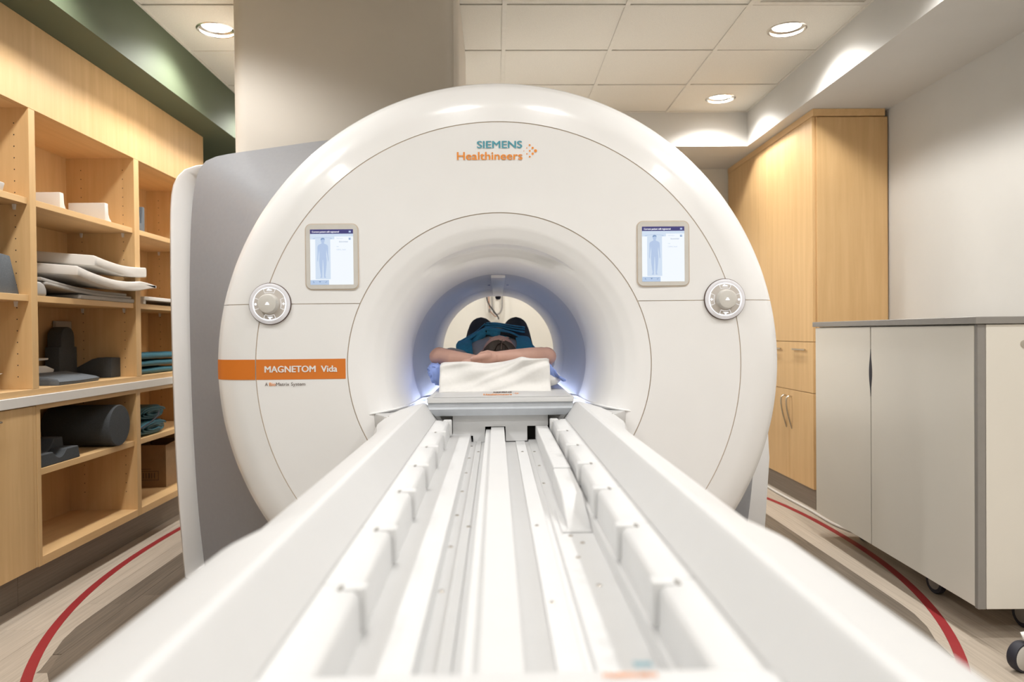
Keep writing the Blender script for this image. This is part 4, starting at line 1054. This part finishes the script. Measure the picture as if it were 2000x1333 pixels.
# torso as elliptical sections (x half width, z half height, centre z) along y
def sections(S_, n=24):
    rings = []
    for y, cx_, cz_, a, b in S_:
        rings.append([Vector((cx_+a*math.cos(2*PI*k/n), y, cz_+b*math.sin(2*PI*k/n))) for k in range(n)])
    return loft(rings)
PX = .012
torso = [(3.20, PX, 1.0, .10, .05), (3.235, PX, 1.0, .165, .070), (3.29, PX, 1.005, .185, .085), (3.38, PX, 1.018, .180, .098), (3.48, PX, 1.022, .165, .102), (3.58, PX, 1.012, .145, .092), (3.68, PX, 1.010, .150, .090), (3.78, PX, 1.012, .172, .093), (3.86, PX, 1.010, .165, .088), (3.92, PX, 1.008, .12, .06)]
G.append(sections(torso))
# neck, skull, face
G.append(limb([(PX, 3.24, 1.0), (PX, 3.17, 1.0), (PX, 3.12, 1.005)], [.062, .055, .058], 16))
HC = Vector((.013, 3.055, 1.033))
G.append(ell(HC, .074, .098, .090, 24, 16))
G.append(ell((HC.x, HC.y+.070, HC.z+.030), .056, .052, .052, 20, 12))       # jaw and chin
G.append(limb([(HC.x, HC.y+.020, HC.z+.070), (HC.x, HC.y+.044, HC.z+.080), (HC.x, HC.y+.052, HC.z+.074)], [.009, .012, .013], 10))   # nose
for s in (-1, 1):
    G.append(ell((HC.x+s*.076, HC.y+.022, HC.z+.0), .010, .020, .030, 12, 8))   # ears
    G.append(ell((HC.x+s*.030, HC.y+.012, HC.z+.064), .020, .010, .014, 12, 8))  # brow
G.append(ell((HC.x, HC.y+.072, HC.z+.078), .022, .007, .010, 12, 8)); G.append(ell((HC.x, HC.y+.084, HC.z+.076), .020, .007, .010, 12, 8))  # lips
# arms
EL, ER = Vector((-.228, 2.885, 1.044)), Vector((.200, 2.870, 1.040))
for S0, E, s in ((Vector((-.165, 3.235, .995)), EL, -1), (Vector((.185, 3.235, .995)), ER, 1)):
    G.append(limb([S0, S0.lerp(E, .35)+Vector((0, 0, .004)), S0.lerp(E, .75), E], [.056, .048, .041, .036], 16))
    G.append(ell(E+Vector((s*.002, -.004, -.002)), .036, .034, .034, 14, 10))
# right forearm lies over the left one; palm toward the head, thumb up
WR = Vector((-.004, 2.800, 1.0415)); WL = Vector((-.055, 2.832, 1.022))
G.append(limb([ER, ER.lerp(WR, .3)+Vector((0, -.006, .0)), ER.lerp(WR, .7), WR], [.036, .037, .029, .0215], 16, .95))
G.append(limb([EL, EL.lerp(WL, .3)+Vector((0, -.006, -.004)), EL.lerp(WL, .7)+Vector((0, 0, -.002)), WL], [.036, .036, .029, .022], 16, .95))
def hand(W, d, up, side, curl, thumb):
    """W wrist, d pointing along the hand, up = back of the hand, side = thumb side"""
    d, up = d.normalized(), up.normalized(); side = up.cross(d).normalized()*side
    out = []
    P = W+d*.045
    out.append(limb([W-d*.006, W+d*.03, W+d*.065, W+d*.088], [.022, .034, .037, .032], 14, .52, up))
    ln = (.072, .080, .075, .058)
    for k in range(4):
        o0 = W+d*(.078 if k < 3 else .070)+side*(.0275-.0178*k)
        l = ln[k]; pts = [o0]; a = math.radians(4)+curl*.3; q = o0
        for seg, fr in ((0, .45), (1, .30), (2, .25)):
            v_ = d*math.cos(a)-up*math.sin(a); q = q+v_*l*fr; pts.append(q); a += curl
        out.append(limb([o0-d*.012]+pts, [.0092, .0092, .0085, .0078, .0062], 10))
    t0 = W+d*.022+side*.020
    out.append(limb([t0, t0+side*.018+d*.024+up*thumb*.004, t0+side*.024+d*.052+up*thumb*.010, t0+side*.022+d*.072+up*thumb*.012], [.0145, .0125, .0100, .0072], 10))
    return out
G.append(limb([WR, (-.030, 2.797, 1.041), (-.055, 2.797, 1.035), (-.072, 2.799, 1.028)], [.0215, .028, .027, .020], 16, .85, (0, -1, .2)))
for k_, (zz, yy_, ln_) in enumerate(((1.032, 2.781, .062), (1.0215, 2.778, .072), (1.0115, 2.780, .068), (1.003, 2.785, .055))):
    G.append(limb([(-.052, 2.792, zz+.002), (-.068, yy_, zz), (-.068-ln_*.45, yy_-.002, zz-.002), (-.068-ln_*.8, yy_+.006, zz-.005), (-.068-ln_, yy_+.016, zz-.007)], [.0095, .0095, .0088, .0080, .0062], 10))
G.append(limb([(-.024, 2.784, 1.047), (-.046, 2.768, 1.0465), (-.068, 2.763, 1.0425), (-.084, 2.765, 1.0385), (-.0955, 2.768, 1.035)], [.014, .0130, .0108, .0098, .0072], 12))
G += hand(WL, Vector((1, .08, -.10)), Vector((0, .05, 1)), 1, .10, -1)
# legs
KN = []
for s in (-1, 1):
    hip = Vector((PX+s*.085, 3.84, 1.005)); kn = Vector((PX+s*.100+.002, 4.20, 1.156)); an = Vector((PX+s*.085, 4.56, .962)); KN.append((hip, kn, an))
    G.append(limb([hip, hip.lerp(kn, .3), hip.lerp(kn, .75), kn, kn.lerp(an, .12), kn.lerp(an, .38), kn.lerp(an, .8), an], [.090, .090, .074, .060, .056, .054, .034, .032], 16))
    G.append(limb([an+Vector((0, -.02, -.008)), an+Vector((0, .05, .03)), an+Vector((s*.01, .09, .10)), an+Vector((s*.012, .10, .14))], [.030, .034, .036, .026], 14))
body = remesh_obj('body', G, 'skin', pe, .0035, 4)
v, f = ell((-.0915, 2.7605, 1.0385), .0055, .0016, .0048, 10, 6); obj('thumbnail', v, f, plain('nail', (.62, .40, .34), .3), body, smooth=True)
# face marks
for s in (-1, 1):
    v, f = ell((HC.x+s*.030, HC.y+.024, HC.z+.079), .013, .006, .005, 12, 8); obj('eyelid', v, f, 'skin', body, smooth=True)
    tube('eyebrow', [(HC.x+s*.016, HC.y+.006, HC.z+.079), (HC.x+s*.032, HC.y+.004, HC.z+.076), (HC.x+s*.046, HC.y+.010, HC.z+.068)], .003, 'hair', body, 6)
v, f = ell((HC.x, HC.y+.078, HC.z+.084), .020, .003, .004, 10, 6); obj('lips', v, f, plain('lips', (.45, .18, .15), .5), body, smooth=True)
# hair: cap over the crown with a parting
def hair():
    n, m = 72, 30; rings = []
    ax = Vector((HC.x, HC.y, HC.z-.006))
    for k in range(m+1):
        th = .02+(PI*.60)*k/m         # angle from the crown (toward -y)
        row = []
        for i in range(n):
            a = 2*PI*i/n
            # hairline: forehead (up) is reached early, nape later
            lim = 1.02 if math.sin(a) > 0 else 1.0
            hl = .66+.85*(.5-.5*math.sin(a))**.8+.10*math.exp(-(((a-PI/2+PI) % (2*PI)-PI)/.35)**2)   # max polar angle along this meridian
            t = th/(PI*.60+.02)*hl*1.18
            rx, ry, rz = .0795, .104, .0965
            wob = 1+.012*math.sin(a*23+math.sin(t*5)*2)+.008*math.sin(a*41)
            part = 1-.028*math.exp(-(((a-PI/2+PI) % (2*PI)-PI-.16)/.045)**2)
            row.append(ax+Vector((rx*wob*part*math.sin(t)*math.cos(a), -ry*wob*math.cos(t), rz*wob*part*math.sin(t)*math.sin(a))))
        rings.append(row)
    inner = [[ax+(p-ax)*.90 for p in r] for r in reversed(rings)]
    return loft(rings+inner, True, True, True)
v, f = hair(); hr = obj('hair', v, f, 'hair', pe, smooth=True)
# parting line of scalp
tube('parting', [ax_ for ax_ in [Vector((HC.x+.013*math.sin(t)+.002, HC.y-.1045*math.cos(t), HC.z-.006+.0955*math.sin(t))) for t in [.42+.55*k/10 for k in range(11)]]], .0013, plain('scalp', (.30, .2, .16), .6), hr, 6)
# swept hair strands around the crown
for s in (-1, 1):
    for k in range(9):
        u = k/8
        P = [Vector((HC.x+.010+s*(.004+.070*w_**.8*(.5+.5*u)+.006*u), HC.y-.100+.045*u+.03*w_, HC.z+.062-.02*u-(.10+.01*u)*w_**1.7+.012)) for w_ in (0, .25, .5, .75, 1)]
        for q in P:
            dlt = q-Vector((HC.x, HC.y, HC.z-.006)); e = math.sqrt((dlt.x/.081)**2+(dlt.y/.106)**2+(dlt.z/.098)**2); dlt /= max(e, .3); q.xyz = Vector((HC.x, HC.y, HC.z-.006))+dlt
        tube('strand', catmull(P, 4), .0042, 'hair', hr, 6)
# clothing
sh = [(3.185, PX, 1.0, .085, .066), (3.21, PX, 1.0, .135, .076)]+[(y, cx_, cz_, a+.007, b+.006) for y, cx_, cz_, a, b in torso[2:]]
GS = [sections(sh)]
for S0, E in ((Vector((-.165, 3.235, .995)), EL), (Vector((.185, 3.235, .995)), ER)):
    GS.append(limb([S0+Vector((0, .03, 0)), S0, S0.lerp(E, .22), S0.lerp(E, .45)], [.05, .066, .062, .058], 16))
remesh_obj('tshirt', GS, 'shirt', pe, .007, 4)
GP = [sections([(y, cx_, cz_, a+.008, b+.007) for y, cx_, cz_, a, b in torso[6:]])]
for hip, kn, an in KN:
    GP.append(limb([hip, hip.lerp(kn, .3), hip.lerp(kn, .75), kn, kn.lerp(an, .12), kn.lerp(an, .38), kn.lerp(an, .92)], [.100, .100, .084, .070, .065, .062, .040], 16))
remesh_obj('leggings', GP, 'pants', pe, .008, 4)
# vest
ve = bpy.data.objects.new('vest', None)
bpy.data.objects.remove(ve)
def panel(name, prof, y0, y1, th, mat, par, taper=0.0, k=6, dy=None):
    pts = catmull([(a, 0, b) for a, b in prof], k); n = len(pts); rows = []
    ny = 8
    for j in range(ny+1):
        v_ = j/ny; row = []
        for i, p in enumerate(pts):
            u = i/(n-1); y = y0+(y1-y0)*v_+(dy(u) if dy else 0)
            bul = .25*th*math.sin(PI*v_)
            row.append(Vector((p.x*(1-taper*v_), y, p.z+bul-.0*v_)))
        rows.append(row)
    def off(row, d):
        out = []
        for i, p in enumerate(row):
            t = (row[min(i+1, n-1)]-row[max(i-1, 0)]).normalized(); nn = Vector((-t.z, 0, t.x))
            if nn.z < 0: nn = -nn
            out.append(p+nn*d)
        return out
    top = [off(r, th*(.5 if 0 < j < ny else .25)) for j, r in enumerate(rows)]; bot = [off(r, -th*(.5 if 0 < j < ny else .25)) for j, r in enumerate(rows)]
    vs = [q for r in top for q in r]+[q for r in bot for q in r]; fs = []; o_ = (ny+1)*n
    for j in range(ny):
        for i in range(n-1):
            fs.append((j*n+i, j*n+i+1, (j+1)*n+i+1, (j+1)*n+i)); fs.append((o_+j*n+i, o_+(j+1)*n+i, o_+(j+1)*n+i+1, o_+j*n+i+1))
    for j in range(ny):
        for i in (0, n-1): fs.append((j*n+i, (j+1)*n+i, o_+(j+1)*n+i, o_+j*n+i))
    for i in range(n-1):
        for j in (0, ny): fs.append((j*n+i, j*n+i+1, o_+j*n+i+1, o_+j*n+i))
    return obj(name, vs, fs, mat, par, angle=60)
def P4(pts, Y): return [(pY(x, y, Y).x, pY(x, y, Y).z) for x, y in pts]
def c4(x, y): return (800+x*.18, 560+y*.18)
# main chest shell: from left flank over the ridge to right flank
vs_ = panel('vest', P4([c4(*q) for q in ((470, 760), (560, 640), (700, 535), (820, 470), (900, 468), (1050, 500), (1190, 560), (1290, 630), (1370, 720))], 3.42), 3.36, 3.78, .018, 'vest', pe)
# padded collar rolls
tube('collar_pad', catmull([Vector((*P4([c4(*q)], 3.37)[0], 3.37)).xzy for q in ((640, 690), (700, 610), (770, 540), (826, 492))], 6), [.010]*3+[.017]*13+[.012]*3, 'vest', vs_, 12)
tube('collar_pad', catmull([Vector((*P4([c4(*q)], 3.37)[0], 3.37)).xzy for q in ((838, 500), (930, 512), (1060, 560), (1190, 622))], 6), [.012]*3+[.017]*13+[.012]*3, 'vest', vs_, 12)
# overlapped front flaps
for j, (za, zb) in enumerate((((815, 440), (1250, 498)), ((820, 418), (1250, 468)), ((830, 400), (1250, 445)))):
    P = [c4(za[0], za[1]), c4(950, za[1]-6+j*3), c4(1100, (za[1]+zb[1])/2+2), c4(*zb)]
    panel('front_flap', P4(P, 3.46+.05*j), 3.45+.05*j, 3.80, .008, 'vest', vs_)
panel('front_flap', P4([c4(560, 590), c4(640, 545), c4(740, 480), c4(820, 405)], 3.52), 3.50, 3.80, .008, 'vest', vs_)
# webbing seen between the flaps
panel('webbing', P4([c4(985, 512), c4(1080, 528), c4(1195, 578)], 3.345), 3.33, 3.362, .013, 'web', vs_)
panel('webbing', P4([c4(600, 600), c4(700, 520), c4(810, 432)], 3.50), 3.46, 3.56, .006, 'web', vs_)
panel('webbing', P4([c4(860, 408), c4(1020, 424), c4(1200, 455)], 3.57), 3.53, 3.6, .006, 'web', vs_)
panel('webbing', P4([c4(480, 735), c4(520, 690), c4(560, 655)], 3.34), 3.325, 3.37, .008, 'web', vs_)
# shoulder straps
def strap(pts, w0, name='shoulder_strap'):
    P = catmull([Vector(p) for p in pts], 6); v, f = tube_geo(P, w0, 12, True, .16, (0, -.9, .4)); obj(name, v, f, 'vest', vs_, angle=50)
def q4(x, y, Y): return pY(*c4(x, y), Y)
strap([q4(600, 745, 3.20), q4(595, 690, 3.225), q4(590, 630, 3.28), q4(610, 590, 3.36)], .036)
strap([q4(1235, 700, 3.20), q4(1245, 640, 3.235), q4(1235, 580, 3.30), q4(1215, 545, 3.38)], .034)
panel('side_panel', P4([c4(1270, 590), c4(1330, 650), c4(1385, 710)], 3.33), 3.30, 3.40, .012, 'vest', vs_)
